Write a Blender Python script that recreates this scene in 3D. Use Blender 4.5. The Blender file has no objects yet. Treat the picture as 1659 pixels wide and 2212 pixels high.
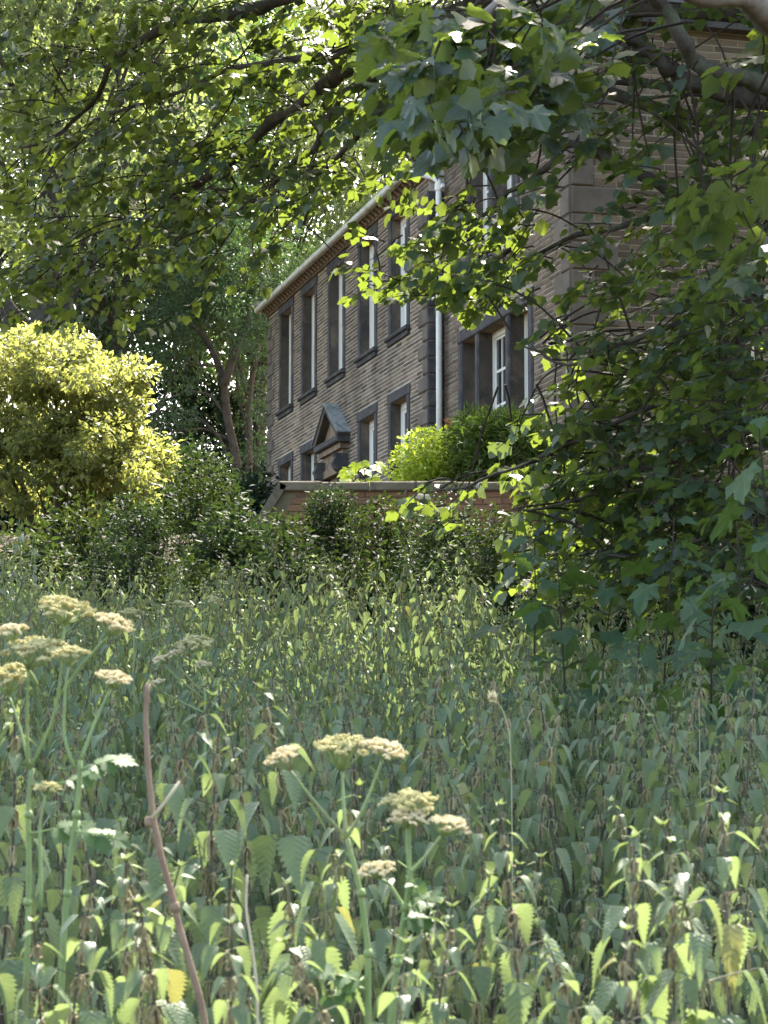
import bpy, math, random
import numpy as np
from mathutils import Vector, Matrix
R = np.random.default_rng(7)
random.seed(7)
sc = bpy.context.scene
col = sc.collection

# ------------------------------------------------------------------ camera
F, HORIZON, EYE = 2278.0, 749.0, 1.63          # focal length and horizon in pixels of the 768 x 1024 frame
PITCH = math.atan((HORIZON - 512) / F)
cam_data = bpy.data.cameras.new("camera")
cam_data.sensor_fit = 'HORIZONTAL'; cam_data.sensor_width = 36.0
cam_data.lens = 36.0 * F / 768.0
cam_data.clip_start = 0.1; cam_data.clip_end = 3000
cam_data.dof.use_dof = True; cam_data.dof.focus_distance = 22.0; cam_data.dof.aperture_fstop = 22.0
cam = bpy.data.objects.new("camera", cam_data); col.objects.link(cam)
cam.location = (0, 0, EYE); cam.rotation_euler = (math.pi / 2 + PITCH, 0, 0)
sc.camera = cam

# ------------------------------------------------------------------ light
SUN_EL, SUN_AZ = math.radians(50), math.radians(12)     # behind the house, a little to the right
S = np.array([math.sin(SUN_AZ) * math.cos(SUN_EL), math.cos(SUN_AZ) * math.cos(SUN_EL), math.sin(SUN_EL)])
world = bpy.data.worlds.new("World"); sc.world = world; world.use_nodes = True
wn = world.node_tree; bg = wn.nodes["Background"]
sky = wn.nodes.new("ShaderNodeTexSky"); sky.sky_type = 'NISHITA'; sky.sun_disc = False
sky.sun_elevation = SUN_EL; sky.sun_rotation = SUN_AZ
sky.air_density = 1.0; sky.dust_density = 4.0; sky.ozone_density = 1.0
wn.links.new(sky.outputs[0], bg.inputs[0]); bg.inputs[1].default_value = 0.15
sun_data = bpy.data.lights.new("sun", 'SUN'); sun_data.energy = 3.8; sun_data.angle = math.radians(0.55)
sun_data.color = (1.0, 0.95, 0.87)
sun = bpy.data.objects.new("sun", sun_data); col.objects.link(sun)
sun.rotation_euler = Vector(S).to_track_quat('Z', 'Y').to_euler(); sun.location = (20, 30, 60)
sc.view_settings.view_transform = 'Standard'; sc.view_settings.look = 'None'
sc.view_settings.gamma = 1.0; sc.view_settings.use_curve_mapping = False
sc.view_settings.exposure = 2.66
sc.view_settings.use_white_balance = True; sc.view_settings.white_balance_temperature = 6800
sc.cycles.max_bounces = 8; sc.cycles.transmission_bounces = 8; sc.cycles.diffuse_bounces = 4

# ------------------------------------------------------------------ pixel <-> place
def ray(px, py):
    u, v = px - 384.0, 512.0 - py
    return np.array([u, F * math.cos(PITCH) - v * math.sin(PITCH), F * math.sin(PITCH) + v * math.cos(PITCH)])
def at(px, py, Y):
    r = ray(px, py); r = r * (Y / r[1]); r[2] += EYE; return r
K = 768.0 / 1659.0
def atd(x, y, Y):                     # same, from a 1659-pixel wide view of the picture
    return at(x * K, y * K, Y)

# ------------------------------------------------------------------ ground height
def sstep(a, b, x):
    t = np.clip((x - a) / (b - a), 0, 1); return t * t * (3 - 2 * t)
WALL_Y = 25.0
def gz(X, Y):
    X = np.asarray(X, float); Y = np.asarray(Y, float)
    z = 0.096 * np.minimum(Y, 17.0) + 0.115 * np.clip(Y - 17, 0, 8)
    right = sstep(-1.9, -1.0, X)
    z = z + right * (1.5 * sstep(24.95, 25.35, Y) + 1.1 * sstep(26, 32, Y)) + (1 - right) * 2.4 * sstep(24, 36, Y)
    z = z + 4.0 * sstep(55, 120, Y) + 0.03 * np.clip(Y - 60, 0, 900) * sstep(55, 120, Y)
    z = np.where(Y < 0, 0.02 * Y, z)
    return z + 0.05 * np.sin(1.3 * X + .7 * Y) * np.cos(.9 * Y - .4 * X)

# ------------------------------------------------------------------ mesh helpers
class MB:
    """collects shapes that become one mesh"""
    def __init__(s): s.v = []; s.f = []; s.n = 0; s.t = []; s.m = []
    def add(s, V, Fc, tint=0.5, m=0):
        V = np.asarray(V, float); s.v.append(V)
        for fc in Fc: s.f.append(tuple(int(i) + s.n for i in fc)); s.m.append(m)
        s.t.append(np.full(len(V), tint)); s.n += len(V); return s
    def box(s, x0, x1, y0, y1, z0, z1, tint=0.5, m=0):
        V = [(x0,y0,z0),(x1,y0,z0),(x1,y1,z0),(x0,y1,z0),(x0,y0,z1),(x1,y0,z1),(x1,y1,z1),(x0,y1,z1)]
        return s.add(V, [(0,3,2,1),(4,5,6,7),(0,1,5,4),(1,2,6,5),(2,3,7,6),(3,0,4,7)], tint, m)
    def stone(s, x0, x1, y0, y1, z0, z1, b=0.02, face='-y', tint=.5):
        """block with chamfered edges on the face that shows"""
        if face == '-y':
            V = [(x0,y1,z0),(x1,y1,z0),(x1,y1,z1),(x0,y1,z1),(x0,y0+b,z0),(x1,y0+b,z0),(x1,y0+b,z1),(x0,y0+b,z1),
                 (x0+b,y0,z0+b),(x1-b,y0,z0+b),(x1-b,y0,z1-b),(x0+b,y0,z1-b)]
        else:           # +x
            V = [(x0,y0,z0),(x0,y1,z0),(x0,y1,z1),(x0,y0,z1),(x1-b,y0,z0),(x1-b,y1,z0),(x1-b,y1,z1),(x1-b,y0,z1),
                 (x1,y0+b,z0+b),(x1,y1-b,z0+b),(x1,y1-b,z1-b),(x1,y0+b,z1-b)]
        Fc = [(0,3,2,1),(8,9,10,11)]
        for i in range(4):
            j = (i+1) % 4
            Fc += [(i,j,4+j,4+i),(4+i,4+j,8+j,8+i)]
        return s.add(V, Fc, tint)
    def tube(s, pts, rad, n=6, tint=.5, m=0, cap=True):
        P = np.asarray(pts, float); k = len(P); rad = np.broadcast_to(np.asarray(rad, float), (k,))
        T = np.gradient(P, axis=0); T /= np.linalg.norm(T, axis=1)[:, None] + 1e-9
        up = np.array([0,0,1.]) if abs(T[0][2]) < .9 else np.array([1.,0,0])
        V = []
        a = np.cross(T[0], up); a /= np.linalg.norm(a)
        for i in range(k):
            a = a - T[i] * np.dot(a, T[i]); a /= np.linalg.norm(a) + 1e-9
            b = np.cross(T[i], a)
            for j in range(n):
                w = 2 * math.pi * j / n
                V.append(P[i] + rad[i] * (math.cos(w) * a + math.sin(w) * b))
        Fc = [(i*n+j, i*n+(j+1) % n, (i+1)*n+(j+1) % n, (i+1)*n+j) for i in range(k-1) for j in range(n)]
        if cap: Fc += [tuple(range((k-1)*n, k*n)), tuple(range(n-1, -1, -1))]
        return s.add(V, Fc, tint, m)
    def build(s, name, mats, parent=None, smooth=False):
        me = bpy.data.meshes.new(name)
        V = np.concatenate(s.v)
        me.from_pydata(V.tolist(), [], s.f)
        a = me.attributes.new("tint", 'FLOAT', 'POINT'); a.data.foreach_set("value", np.concatenate(s.t).astype(np.float32))
        mats = mats if isinstance(mats, (list, tuple)) else [mats]
        for m in mats: me.materials.append(m)
        if len(mats) > 1: me.polygons.foreach_set("material_index", np.array(s.m, np.int32))
        if smooth: me.polygons.foreach_set("use_smooth", np.ones(len(me.polygons), bool))
        me.update()
        return link(name, me, parent)
def link(name, me, parent=None):
    o = bpy.data.objects.new(name, me); col.objects.link(o)
    if parent is not None: o.parent = parent
    return o
def raw_mesh(name, V, T, tint=None, mats=(), smooth=False, midx=None, uv=None):
    """triangle mesh straight from arrays (fast)"""
    me = bpy.data.meshes.new(name)
    V = np.ascontiguousarray(V, np.float32); T = np.ascontiguousarray(T, np.int32)
    me.vertices.add(len(V)); me.vertices.foreach_set("co", V.ravel())
    me.loops.add(T.size); me.loops.foreach_set("vertex_index", T.ravel())
    me.polygons.add(len(T)); me.polygons.foreach_set("loop_start", np.arange(0, T.size, 3, dtype=np.int32))
    if smooth: me.polygons.foreach_set("use_smooth", np.ones(len(T), bool))
    for m in mats: me.materials.append(m)
    if midx is not None: me.polygons.foreach_set("material_index", np.ascontiguousarray(midx, np.int32))
    me.update(calc_edges=True)
    if tint is not None:
        a = me.attributes.new("tint", 'FLOAT', 'POINT'); a.data.foreach_set("value", np.ascontiguousarray(tint, np.float32))
    if uv is not None:
        a = me.attributes.new("leaf_uv", 'FLOAT2', 'POINT'); a.data.foreach_set("vector", np.ascontiguousarray(uv, np.float32).ravel())
    return me
def unit(a): return a / (np.linalg.norm(a, axis=-1, keepdims=True) + 1e-9)
def cloud(tm, pos, axis, nrm, size, tint):
    """copies of a leaf template: pos/axis/nrm (N,3), size (N,), tint (N,)"""
    V, T = tm; N, k = len(pos), len(V)
    axis = unit(axis); side = unit(np.cross(axis, nrm)); nn = np.cross(side, axis)
    size = np.asarray(size)
    W = pos[:, None, :] + size[:, None, None] * (V[None, :, 0:1] * side[:, None, :] + V[None, :, 1:2] * axis[:, None, :] + V[None, :, 2:3] * nn[:, None, :])
    TT = (T[None] + (np.arange(N) * k)[:, None, None]).reshape(-1, 3)
    return W.reshape(-1, 3), TT, np.repeat(tint, k)
def tag(o, label, cat=None, group=None, kind=None):
    if label: o["label"] = label
    if cat: o["category"] = cat
    if group: o["group"] = group
    if kind: o["kind"] = kind
    return o
def empty(name, loc=(0,0,0), rz=0.0):
    o = bpy.data.objects.new(name, None); col.objects.link(o); o.location = loc; o.rotation_euler = (0,0,rz)
    o.empty_display_size = .2
    return o

# ------------------------------------------------------------------ materials
def new_mat(name):
    m = bpy.data.materials.new(name); m.use_nodes = True
    nt = m.node_tree; b = nt.nodes["Principled BSDF"]; return m, nt, b
def node(nt, t, **kw):
    n = nt.nodes.new(t)
    for k, v in kw.items(): setattr(n, k, v)
    return n
def mixc(nt, fac, a, b, mode='MIX'):
    n = node(nt, "ShaderNodeMix", data_type='RGBA', blend_type=mode)
    for s_, v in ((n.inputs[0], fac), (n.inputs[6], a), (n.inputs[7], b)):
        if hasattr(v, "is_linked"): nt.links.new(v, s_)
        elif isinstance(v, tuple): s_.default_value = (*v, 1) if len(v) == 3 else v
        else: s_.default_value = v
    return n.outputs[2]
def ramp(nt, src, p0, p1):
    n = node(nt, "ShaderNodeMapRange"); n.inputs[1].default_value = p0; n.inputs[2].default_value = p1
    nt.links.new(src, n.inputs[0]); return n.outputs[0]
def noise(nt, scale, detail=4, rough=.6, coord='Object', dist=0.0):
    tc = node(nt, "ShaderNodeTexCoord"); n = node(nt, "ShaderNodeTexNoise")
    n.inputs["Scale"].default_value = scale; n.inputs["Detail"].default_value = detail
    n.inputs["Roughness"].default_value = rough; n.inputs["Distortion"].default_value = dist
    nt.links.new(tc.outputs[coord], n.inputs["Vector"]); return n.outputs["Fac"]
def tint_of(nt):
    """per-leaf / per-stone random number, from the mesh and from the object"""
    a = node(nt, "ShaderNodeAttribute", attribute_name="tint"); oi = node(nt, "ShaderNodeObjectInfo")
    m = node(nt, "ShaderNodeMath", operation='ADD'); nt.links.new(a.outputs["Fac"], m.inputs[0]); nt.links.new(oi.outputs["Random"], m.inputs[1])
    f = node(nt, "ShaderNodeMath", operation='FRACT'); nt.links.new(m.outputs[0], f.inputs[0]); return f.outputs[0]
def leaf_mat(name, dark, light, trans, old=None, rough=.42, spec=.45, tw=.42, veins=False):
    m, nt, b = new_mat(name)
    t = tint_of(nt)
    c = mixc(nt, t, dark, light)
    if old:
        f = ramp(nt, t, .984, .995); c = mixc(nt, f, c, old)
    n = noise(nt, 9.0, 2); c = mixc(nt, ramp(nt, n, .35, .75), c, mixc(nt, .5, c, light))
    if veins == 'palm':
        uv = node(nt, "ShaderNodeAttribute", attribute_name="leaf_uv"); sp = node(nt, "ShaderNodeSeparateXYZ"); nt.links.new(uv.outputs["Vector"], sp.inputs[0])
        ab = node(nt, "ShaderNodeMath", operation='ABSOLUTE'); nt.links.new(sp.outputs[0], ab.inputs[0]); last = ab.outputs[0]
        for an in (.62, 1.25):
            m1 = node(nt, "ShaderNodeMath", operation='MULTIPLY'); nt.links.new(ab.outputs[0], m1.inputs[0]); m1.inputs[1].default_value = math.cos(an)
            m2 = node(nt, "ShaderNodeMath", operation='MULTIPLY_ADD'); nt.links.new(sp.outputs[1], m2.inputs[0]); m2.inputs[1].default_value = -math.sin(an); nt.links.new(m1.outputs[0], m2.inputs[2])
            m3 = node(nt, "ShaderNodeMath", operation='ABSOLUTE'); nt.links.new(m2.outputs[0], m3.inputs[0])
            m4 = node(nt, "ShaderNodeMath", operation='MINIMUM'); nt.links.new(last, m4.inputs[0]); nt.links.new(m3.outputs[0], m4.inputs[1]); last = m4.outputs[0]
        mr = node(nt, "ShaderNodeMapRange"); mr.inputs[1].default_value = .004; mr.inputs[2].default_value = .018; mr.inputs[3].default_value = 1.0; mr.inputs[4].default_value = 0.0; nt.links.new(last, mr.inputs[0])
        blot = noise(nt, 26.0, 4, .7); c = mixc(nt, ramp(nt, blot, .62, .70), c, (.05, .045, .02))
        c = mixc(nt, mr.outputs[0], c, mixc(nt, .5, c, (.12, .16, .06)))
        bp = node(nt, "ShaderNodeBump"); bp.inputs["Strength"].default_value = .4; bp.inputs["Distance"].default_value = .006; bp.invert = True
        nt.links.new(mr.outputs[0], bp.inputs["Height"]); nt.links.new(bp.outputs[0], b.inputs["Normal"])
    elif veins:
        uv = node(nt, "ShaderNodeAttribute", attribute_name="leaf_uv"); sp = node(nt, "ShaderNodeSeparateXYZ"); nt.links.new(uv.outputs["Vector"], sp.inputs[0])
        ab = node(nt, "ShaderNodeMath", operation='ABSOLUTE'); nt.links.new(sp.outputs[0], ab.inputs[0])
        mu = node(nt, "ShaderNodeMath", operation='MULTIPLY_ADD'); nt.links.new(ab.outputs[0], mu.inputs[0]); mu.inputs[1].default_value = -.9; nt.links.new(sp.outputs[1], mu.inputs[2])
        m2 = node(nt, "ShaderNodeMath", operation='MULTIPLY'); nt.links.new(mu.outputs[0], m2.inputs[0]); m2.inputs[1].default_value = 62.0
        sn = node(nt, "ShaderNodeMath", operation='SINE'); nt.links.new(m2.outputs[0], sn.inputs[0])
        c = mixc(nt, ramp(nt, sn.outputs[0], .72, 1.0), c, mixc(nt, .14, c, (.0, .01, .0)))
        bp = node(nt, "ShaderNodeBump"); bp.inputs["Strength"].default_value = .25; bp.inputs["Distance"].default_value = .004
        nt.links.new(sn.outputs[0], bp.inputs["Height"]); nt.links.new(bp.outputs[0], b.inputs["Normal"])
    nt.links.new(c, b.inputs["Base Color"]); b.inputs["Roughness"].default_value = rough
    b.inputs["Specular IOR Level"].default_value = spec
    tr = node(nt, "ShaderNodeBsdfTranslucent")
    tc_ = mixc(nt, t, tuple(x * .8 for x in trans), trans)
    if old: tc_ = mixc(nt, ramp(nt, t, .984, .995), tc_, old)
    nt.links.new(tc_, tr.inputs[0])
    mx = node(nt, "ShaderNodeMixShader"); mx.inputs[0].default_value = tw
    nt.links.new(b.outputs[0], mx.inputs[1]); nt.links.new(tr.outputs[0], mx.inputs[2])
    nt.links.new(mx.outputs[0], nt.nodes["Material Output"].inputs[0]); return m
def surf(name, c1, c2, scale=6.0, rough=.85, spec=.2, bump=.0, bscale=None, c3=None, tintmix=0.0, stain=0.0):
    m, nt, b = new_mat(name)
    n = noise(nt, scale, 6, .65); c = mixc(nt, ramp(nt, n, .32, .68), c1, c2)
    if c3:
        n3 = noise(nt, scale * .35, 5, .7, dist=.6); c = mixc(nt, ramp(nt, n3, .52, .66), c, c3)
    if tintmix:
        t = tint_of(nt); c = mixc(nt, tintmix, c, mixc(nt, t, tuple(.5 * x for x in c1), tuple(min(1, 1.25 * x) for x in c2)))
    if stain:      # soot and damp: large uneven patches across the whole wall
        g = node(nt, "ShaderNodeNewGeometry"); mp = node(nt, "ShaderNodeVectorMath", operation='MULTIPLY'); mp.inputs[1].default_value = (1, 1, .45); nt.links.new(g.outputs["Position"], mp.inputs[0])
        ns = node(nt, "ShaderNodeTexNoise"); ns.inputs["Scale"].default_value = .9; ns.inputs["Detail"].default_value = 6; ns.inputs["Roughness"].default_value = .7; nt.links.new(mp.outputs[0], ns.inputs["Vector"])
        c = mixc(nt, ramp(nt, ns.outputs["Fac"], .42, .66), c, mixc(nt, stain, c, (.03, .027, .024)))
    nt.links.new(c, b.inputs["Base Color"]); b.inputs["Roughness"].default_value = rough; b.inputs["Specular IOR Level"].default_value = spec
    if bump:
        bp = node(nt, "ShaderNodeBump"); bp.inputs["Strength"].default_value = bump; bp.inputs["Distance"].default_value = .02
        nb = noise(nt, bscale or scale * 6, 6, .7); nt.links.new(nb, bp.inputs["Height"]); nt.links.new(bp.outputs[0], b.inputs["Normal"])
    return m
M = {}
M['soil'] = surf('soil', (.035,.026,.017), (.075,.058,.035), 3.0, .95, .1, .6, 30)
M['brick'] = surf('gritstone', (.165,.115,.072), (.275,.20,.128), 3.5, .9, .15, .4, 40, c3=(.10,.085,.07), tintmix=.75, stain=.45)
M['mortar'] = surf('mortar', (.50,.44,.34), (.64,.57,.46), 5.0, .95, .1, .3, 60, stain=.35)
M['mortar2'] = surf('dull_mortar', (.30,.25,.18), (.42,.36,.27), 3.0, .95, .1, .3, 60)
M['brick2'] = surf('brown_gritstone', (.155,.11,.072), (.25,.185,.12), 2.5, .92, .12, .4, 40, c3=(.11,.09,.07), tintmix=.6, stain=.4)
M['dressed'] = surf('blackened_stone', (.048,.045,.043), (.092,.084,.077), 4.0, .85, .2, .25, 50, c3=(.13,.11,.085))
M['reveal'] = surf('brown_stone', (.065,.056,.048), (.16,.125,.09), 2.2, .9, .15, .25, 40, c3=(.27,.20,.135), stain=.5)
M['quoin'] = surf('quoin_stone', (.115,.092,.07), (.19,.152,.112), 3.0, .9, .15, .3, 40, c3=(.09,.08,.07))
M['cornice'] = surf('cornice_stone', (.18,.13,.08), (.32,.235,.15), 4.0, .9, .15, .3, 40, c3=(.10,.082,.066))
M['lead'] = surf('stone_slab', (.17,.18,.16), (.30,.31,.28), 9.0, .9, .15, .35, 50, c3=(.12,.13,.105))
M['paint'] = surf('cream_paint', (.84,.79,.65), (.88,.84,.73), 12.0, .45, .4)
M['gutter'] = surf('gutter_paint', (.52,.50,.38), (.68,.65,.52), 8.0, .5, .35, c3=(.40,.38,.27))
M['pipe'] = surf('pipe_paint', (.80,.75,.61), (.86,.82,.70), 7.0, .45, .4, c3=(.66,.61,.48))
M['slate'] = surf('slate', (.09,.09,.095), (.16,.155,.15), 5.0, .75, .3, .3, 30)
M['redbrick'] = surf('red_brick', (.36,.19,.115), (.48,.28,.175), 4.0, .9, .15, .5, 35, c3=(.22,.135,.095), tintmix=.45)
M['coping'] = surf('coping_stone', (.22,.185,.135), (.34,.29,.22), 7.0, .9, .15, .4, 40, c3=(.12,.11,.075))
M['door'] = surf('dark_door', (.10,.07,.05), (.14,.10,.07), 6.0, .5, .35)
M['curtain'] = surf('curtain', (.50,.47,.42), (.6,.57,.5), 5.0, .9, .1)
M['room'] = surf('dim_room', (.05,.045,.04), (.07,.06,.05), 2.0, .9, .1)
M['bark'] = surf('bark', (.045,.038,.030), (.11,.092,.07), 9.0, .95, .1, .7, 35, c3=(.10,.11,.065))
M['bark2'] = surf('pale_bark', (.16,.135,.105), (.27,.235,.19), 6.0, .9, .15, .4, 30)
M['bark3'] = surf('reddish_bark', (.060,.048,.038), (.12,.098,.075), 6.0, .9, .15, .6, 30)
M['twig'] = surf('twig', (.035,.028,.021), (.06,.048,.035), 10.0, .9, .1)
m, nt, b = new_mat('window_glass'); b.inputs["Base Color"].default_value = (.03,.032,.033,1); b.inputs["Roughness"].default_value = .05; b.inputs["Specular IOR Level"].default_value = .6
M['glass'] = m
M['syc'] = leaf_mat('sycamore_leaf', (.016,.034,.024), (.034,.062,.036), (.31,.42,.05), None, .36, .5, .31)
M['sycyoung'] = leaf_mat('young_sycamore_leaf', (.026,.054,.030), (.048,.088,.042), (.18,.30,.04), None, .58, .25, .26, veins='palm')
M['sycnear'] = leaf_mat('sycamore_leaf_near', (.016,.034,.024), (.034,.062,.036), (.29,.40,.05), None, .42, .45, .28, veins='palm')
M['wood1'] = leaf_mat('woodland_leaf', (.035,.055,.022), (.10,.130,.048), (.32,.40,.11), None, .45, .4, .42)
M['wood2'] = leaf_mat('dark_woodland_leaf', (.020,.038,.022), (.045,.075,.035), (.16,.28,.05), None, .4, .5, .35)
M['golden'] = leaf_mat('golden_leaf', (.055,.075,.026), (.145,.165,.055), (.42,.45,.10), None, .5, .25, .42)
M['evergreen'] = leaf_mat('evergreen_leaf', (.028,.052,.026), (.055,.095,.045), (.14,.24,.05), None, .5, .35, .3)
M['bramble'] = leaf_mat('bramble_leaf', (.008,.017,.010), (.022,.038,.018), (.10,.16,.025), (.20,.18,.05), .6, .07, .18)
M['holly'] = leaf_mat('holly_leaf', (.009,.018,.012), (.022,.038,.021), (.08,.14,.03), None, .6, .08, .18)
M['lime'] = leaf_mat('lime_leaf', (.16,.24,.03), (.26,.36,.05), (.55,.70,.06), None, .4, .4, .45)
M['cypress'] = leaf_mat('cypress_spray', (.040,.075,.020), (.075,.125,.032), (.16,.26,.03), None, .6, .2, .25)
M['nettle'] = leaf_mat('nettle_leaf', (.068,.108,.052), (.150,.200,.095), (.27,.36,.12), (.26,.25,.07), .44, .38, .34, veins=True)
M['nettlefar'] = leaf_mat('nettle_leaf_far', (.065,.105,.054), (.140,.190,.095), (.25,.33,.11), (.26,.26,.07), .46, .35, .33)
M['nettletip'] = leaf_mat('nettle_tip', (.10,.15,.06), (.16,.21,.08), (.24,.32,.09), None, .55, .3, .3)
M['stem'] = surf('nettle_stem', (.060,.045,.034), (.12,.098,.066), 30.0, .7, .25)
M['stemfar'] = surf('nettle_stem_green', (.070,.075,.045), (.12,.12,.075), 30.0, .7, .25)
M['tassel'] = leaf_mat('nettle_seed', (.25,.215,.115), (.41,.35,.195), (.32,.27,.13), None, .8, .1, .2)
M['tasselg'] = leaf_mat('nettle_seed_green', (.27,.27,.13), (.40,.38,.20), (.30,.30,.12), None, .8, .1, .25)
M['hog'] = surf('hogweed_stem', (.16,.23,.075), (.24,.31,.12), 14.0, .6, .3, c3=(.22,.17,.10))
M['umbel'] = leaf_mat('umbel_seed', (.66,.57,.34), (.82,.73,.48), (.6,.52,.26), None, .8, .15, .25)
M['umbelgreen'] = leaf_mat('umbel_green', (.46,.44,.20), (.64,.58,.31), (.48,.46,.18), None, .8, .15, .25)
M['hogleaf'] = leaf_mat('hogweed_leaf', (.045,.095,.035), (.075,.135,.05), (.22,.34,.08), None, .6, .2, .35)
M['dry'] = surf('dry_stalk', (.20,.135,.09), (.30,.215,.145), 18.0, .8, .2, .3, 60, c3=(.20,.12,.08))
M['rust'] = leaf_mat('rusty_plume', (.30,.13,.06), (.42,.22,.11), (.4,.2,.08), None, .8, .1, .3)
M['straw'] = surf('straw', (.42,.36,.22), (.55,.48,.32), 20.0, .8, .2)

# ------------------------------------------------------------------ leaf templates: x across, y along, z off the blade
def fan(pts, centre, droop=.25, fold=.10):
    """leaf from an outline; pts go round the leaf"""
    P = np.array([[*centre]] + [list(p) for p in pts], float)
    z = -droop * (P[:, 0] ** 2 * .6 + np.clip(P[:, 1], 0, 9) ** 2 * .5) + fold * np.abs(P[:, 0])
    V = np.column_stack([P, z]); n = len(pts)
    T = np.array([(0, 1 + i, 1 + (i + 1) % n) for i in range(n - 1)] + [(0, n, 1)])
    return V, T
def mirror(h): return h + [(-x, y) for x, y in reversed(h) if x > 1e-6]
MAPLE = fan(mirror([(0,.02),(.14,-.07),(.30,-.05),(.44,.02),(.38,.12),(.40,.22),(.52,.34),(.60,.52),(.42,.50),(.33,.55),(.27,.60),(.24,.75),(.12,.88),(0,1.02)]), (0,.27), .35, .10)
MAPLE_LOW = fan(mirror([(0,.0),(.36,.0),(.43,.20),(.55,.48),(.36,.55),(.24,.80),(0,1.0)]), (0,.27), .4, .14)
MAPLE_TINY = fan(mirror([(0,.0),(.46,.08),(.50,.50),(0,1.0)]), (0,.27), .4, .14)
OVAL = (np.array([(0,0,0),(.20,.3,.05),(0,.35,-.02),(-.20,.3,.05),(.17,.65,.0),(-.17,.65,.0),(0,1,-.14)], float), np.array([(0,1,2),(0,2,3),(1,4,2),(2,5,3),(2,4,6),(2,6,5)]))
OVAL2 = (np.array([(0,0,0),(.25,.45,.07),(-.25,.45,.07),(0,1,-.06)], float), np.array([(0,1,3),(0,3,2)]))
def serrate(nt_, w, arch, fold, wav=0.0):
    """toothed nettle leaf: midrib + two toothed edges; returns verts, tris, uv"""
    V = []; UV = []; T = []
    def half(y): return w * (math.sin(math.pi * min(1, (y + .08) / 1.09) ** .55)) * (1 - .38 * y)
    rows = nt_ + 1
    for i in range(rows):
        y = i / nt_; h = half(y) if i < nt_ else 0.0
        zc = -arch * y * y
        V += [(0, y, zc), (h * 1.0, y + .035, zc + fold * h + wav * math.sin(9 * y)), (-h * 1.0, y + .035, zc + fold * h - wav * math.sin(9 * y + 1))]
        UV += [(0, y), (h, y), (-h, y)]
    for i in range(nt_):
        a, b_ = 3 * i, 3 * i + 3
        # tooth: the notch sits inside the edge between two teeth
        y = (i + .42) / nt_; h = half(y) * .74; zc = -arch * y * y
        k = len(V); V += [(h, y, zc + fold * h), (-h, y, zc + fold * h)]; UV += [(h, y), (-h, y)]
        T += [(a, a+1, k), (a, k, b_), (k, b_+1, b_), (a, k+1, a+2), (a, b_, k+1), (k+1, b_, b_+2)]
    return np.array(V, float), np.array(T), np.array(UV, float)
NET = [serrate(12, .29, .26, .28, .012), serrate(11, .26, .40, .40, .015), serrate(11, .31, .16, .18, .010)]
NET_LOW = (np.array([(0,0,0),(.22,.16,.07),(-.22,.16,.07),(0,.45,-.06),(.17,.52,.03),(-.17,.52,.03),(0,1,-.10)], float),
           np.array([(0,1,3),(0,3,2),(1,4,3),(2,3,5),(3,4,6),(3,6,5)]))
# ================================================================== SETTING
def make_ground():
    xs = np.concatenate([np.linspace(-600, -40, 9), np.linspace(-34, -7, 12), np.linspace(-6, 8, 57), np.linspace(9, 40, 14), np.linspace(60, 600, 8)])
    ys = np.concatenate([np.linspace(-200, -5, 8), np.linspace(-2, 24.5, 90), np.linspace(24.7, 25.8, 9), np.linspace(26.2, 60, 60), np.linspace(63, 130, 20), np.linspace(160, 900, 12)])
    X, Y = np.meshgrid(xs, ys); Z = gz(X, Y)
    V = np.stack([X, Y, Z], -1).reshape(-1, 3); nx, ny = len(xs), len(ys)
    i, j = np.meshgrid(np.arange(nx - 1), np.arange(ny - 1)); a = (j * nx + i).ravel()
    T = np.concatenate([np.stack([a, a + 1, a + nx + 1], -1), np.stack([a, a + nx + 1, a + nx], -1)])
    o = link("ground", raw_mesh("ground", V, T, None, [M['soil']], True)); o["kind"] = "structure"
make_ground()

# ================================================================== STONE HOUSE (local x: towards the camera along the front, y: into the house)
ANG = math.radians(14.7)
YB = 39.5
_r = ray(428.7, 300); HB = _r * YB / _r[1]
HROT = math.atan2(-math.cos(ANG), math.sin(ANG))
HE1 = np.array([-math.sin(ANG), math.cos(ANG), 0]); HE2 = np.array([math.cos(ANG), math.sin(ANG), 0])
def hw(x, y, z): return np.array([HB[0], HB[1], 0]) - x * HE1 + y * HE2 + np.array([0, 0, z])
GROUND_H = 4.9
house = empty("stone_house", (HB[0], HB[1], 0), HROT)
tag(house, "long two-storey gritstone house with dark sash window surrounds and a pedimented doorway", "house")
wing = empty("house_wing", (HB[0], HB[1], 0), HROT)
tag(wing, "tall gritstone wing with mullioned windows at the near end of the house", "house wing")

unit_stone = None
def get_unit_stone(mat):
    b = MB().stone(-.5, .5, -.5, .5, -.5, .5, .04); o = b.build("brick", mat); me = o.data; bpy.data.objects.remove(o); return me
def lay(u0, u1, z0, z1, ch, holes, lmin, lmax, rng):
    out = []; z = z0
    while z < z1 - .03:
        zt = min(z + ch, z1); u = u0 - rng.uniform(0, lmax)
        while u < u1:
            l = rng.uniform(lmin, lmax); a, b = max(u, u0), min(u + l, u1); u += l
            segs = [(a, b)]
            for (ha, hb, hz0, hz1) in holes:
                if zt > hz0 + .01 and z < hz1 - .01:
                    ns = []
                    for (p, q) in segs:
                        if q <= ha or p >= hb: ns.append((p, q)); continue
                        if p < ha: ns.append((p, ha))
                        if q > hb: ns.append((hb, q))
                    segs = ns
            for (p, q) in segs:
                if q - p > .04: out.append((p, q, z + rng.uniform(-.003, .003), zt + rng.uniform(-.003, .003)))
        z = zt
    return out
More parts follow.
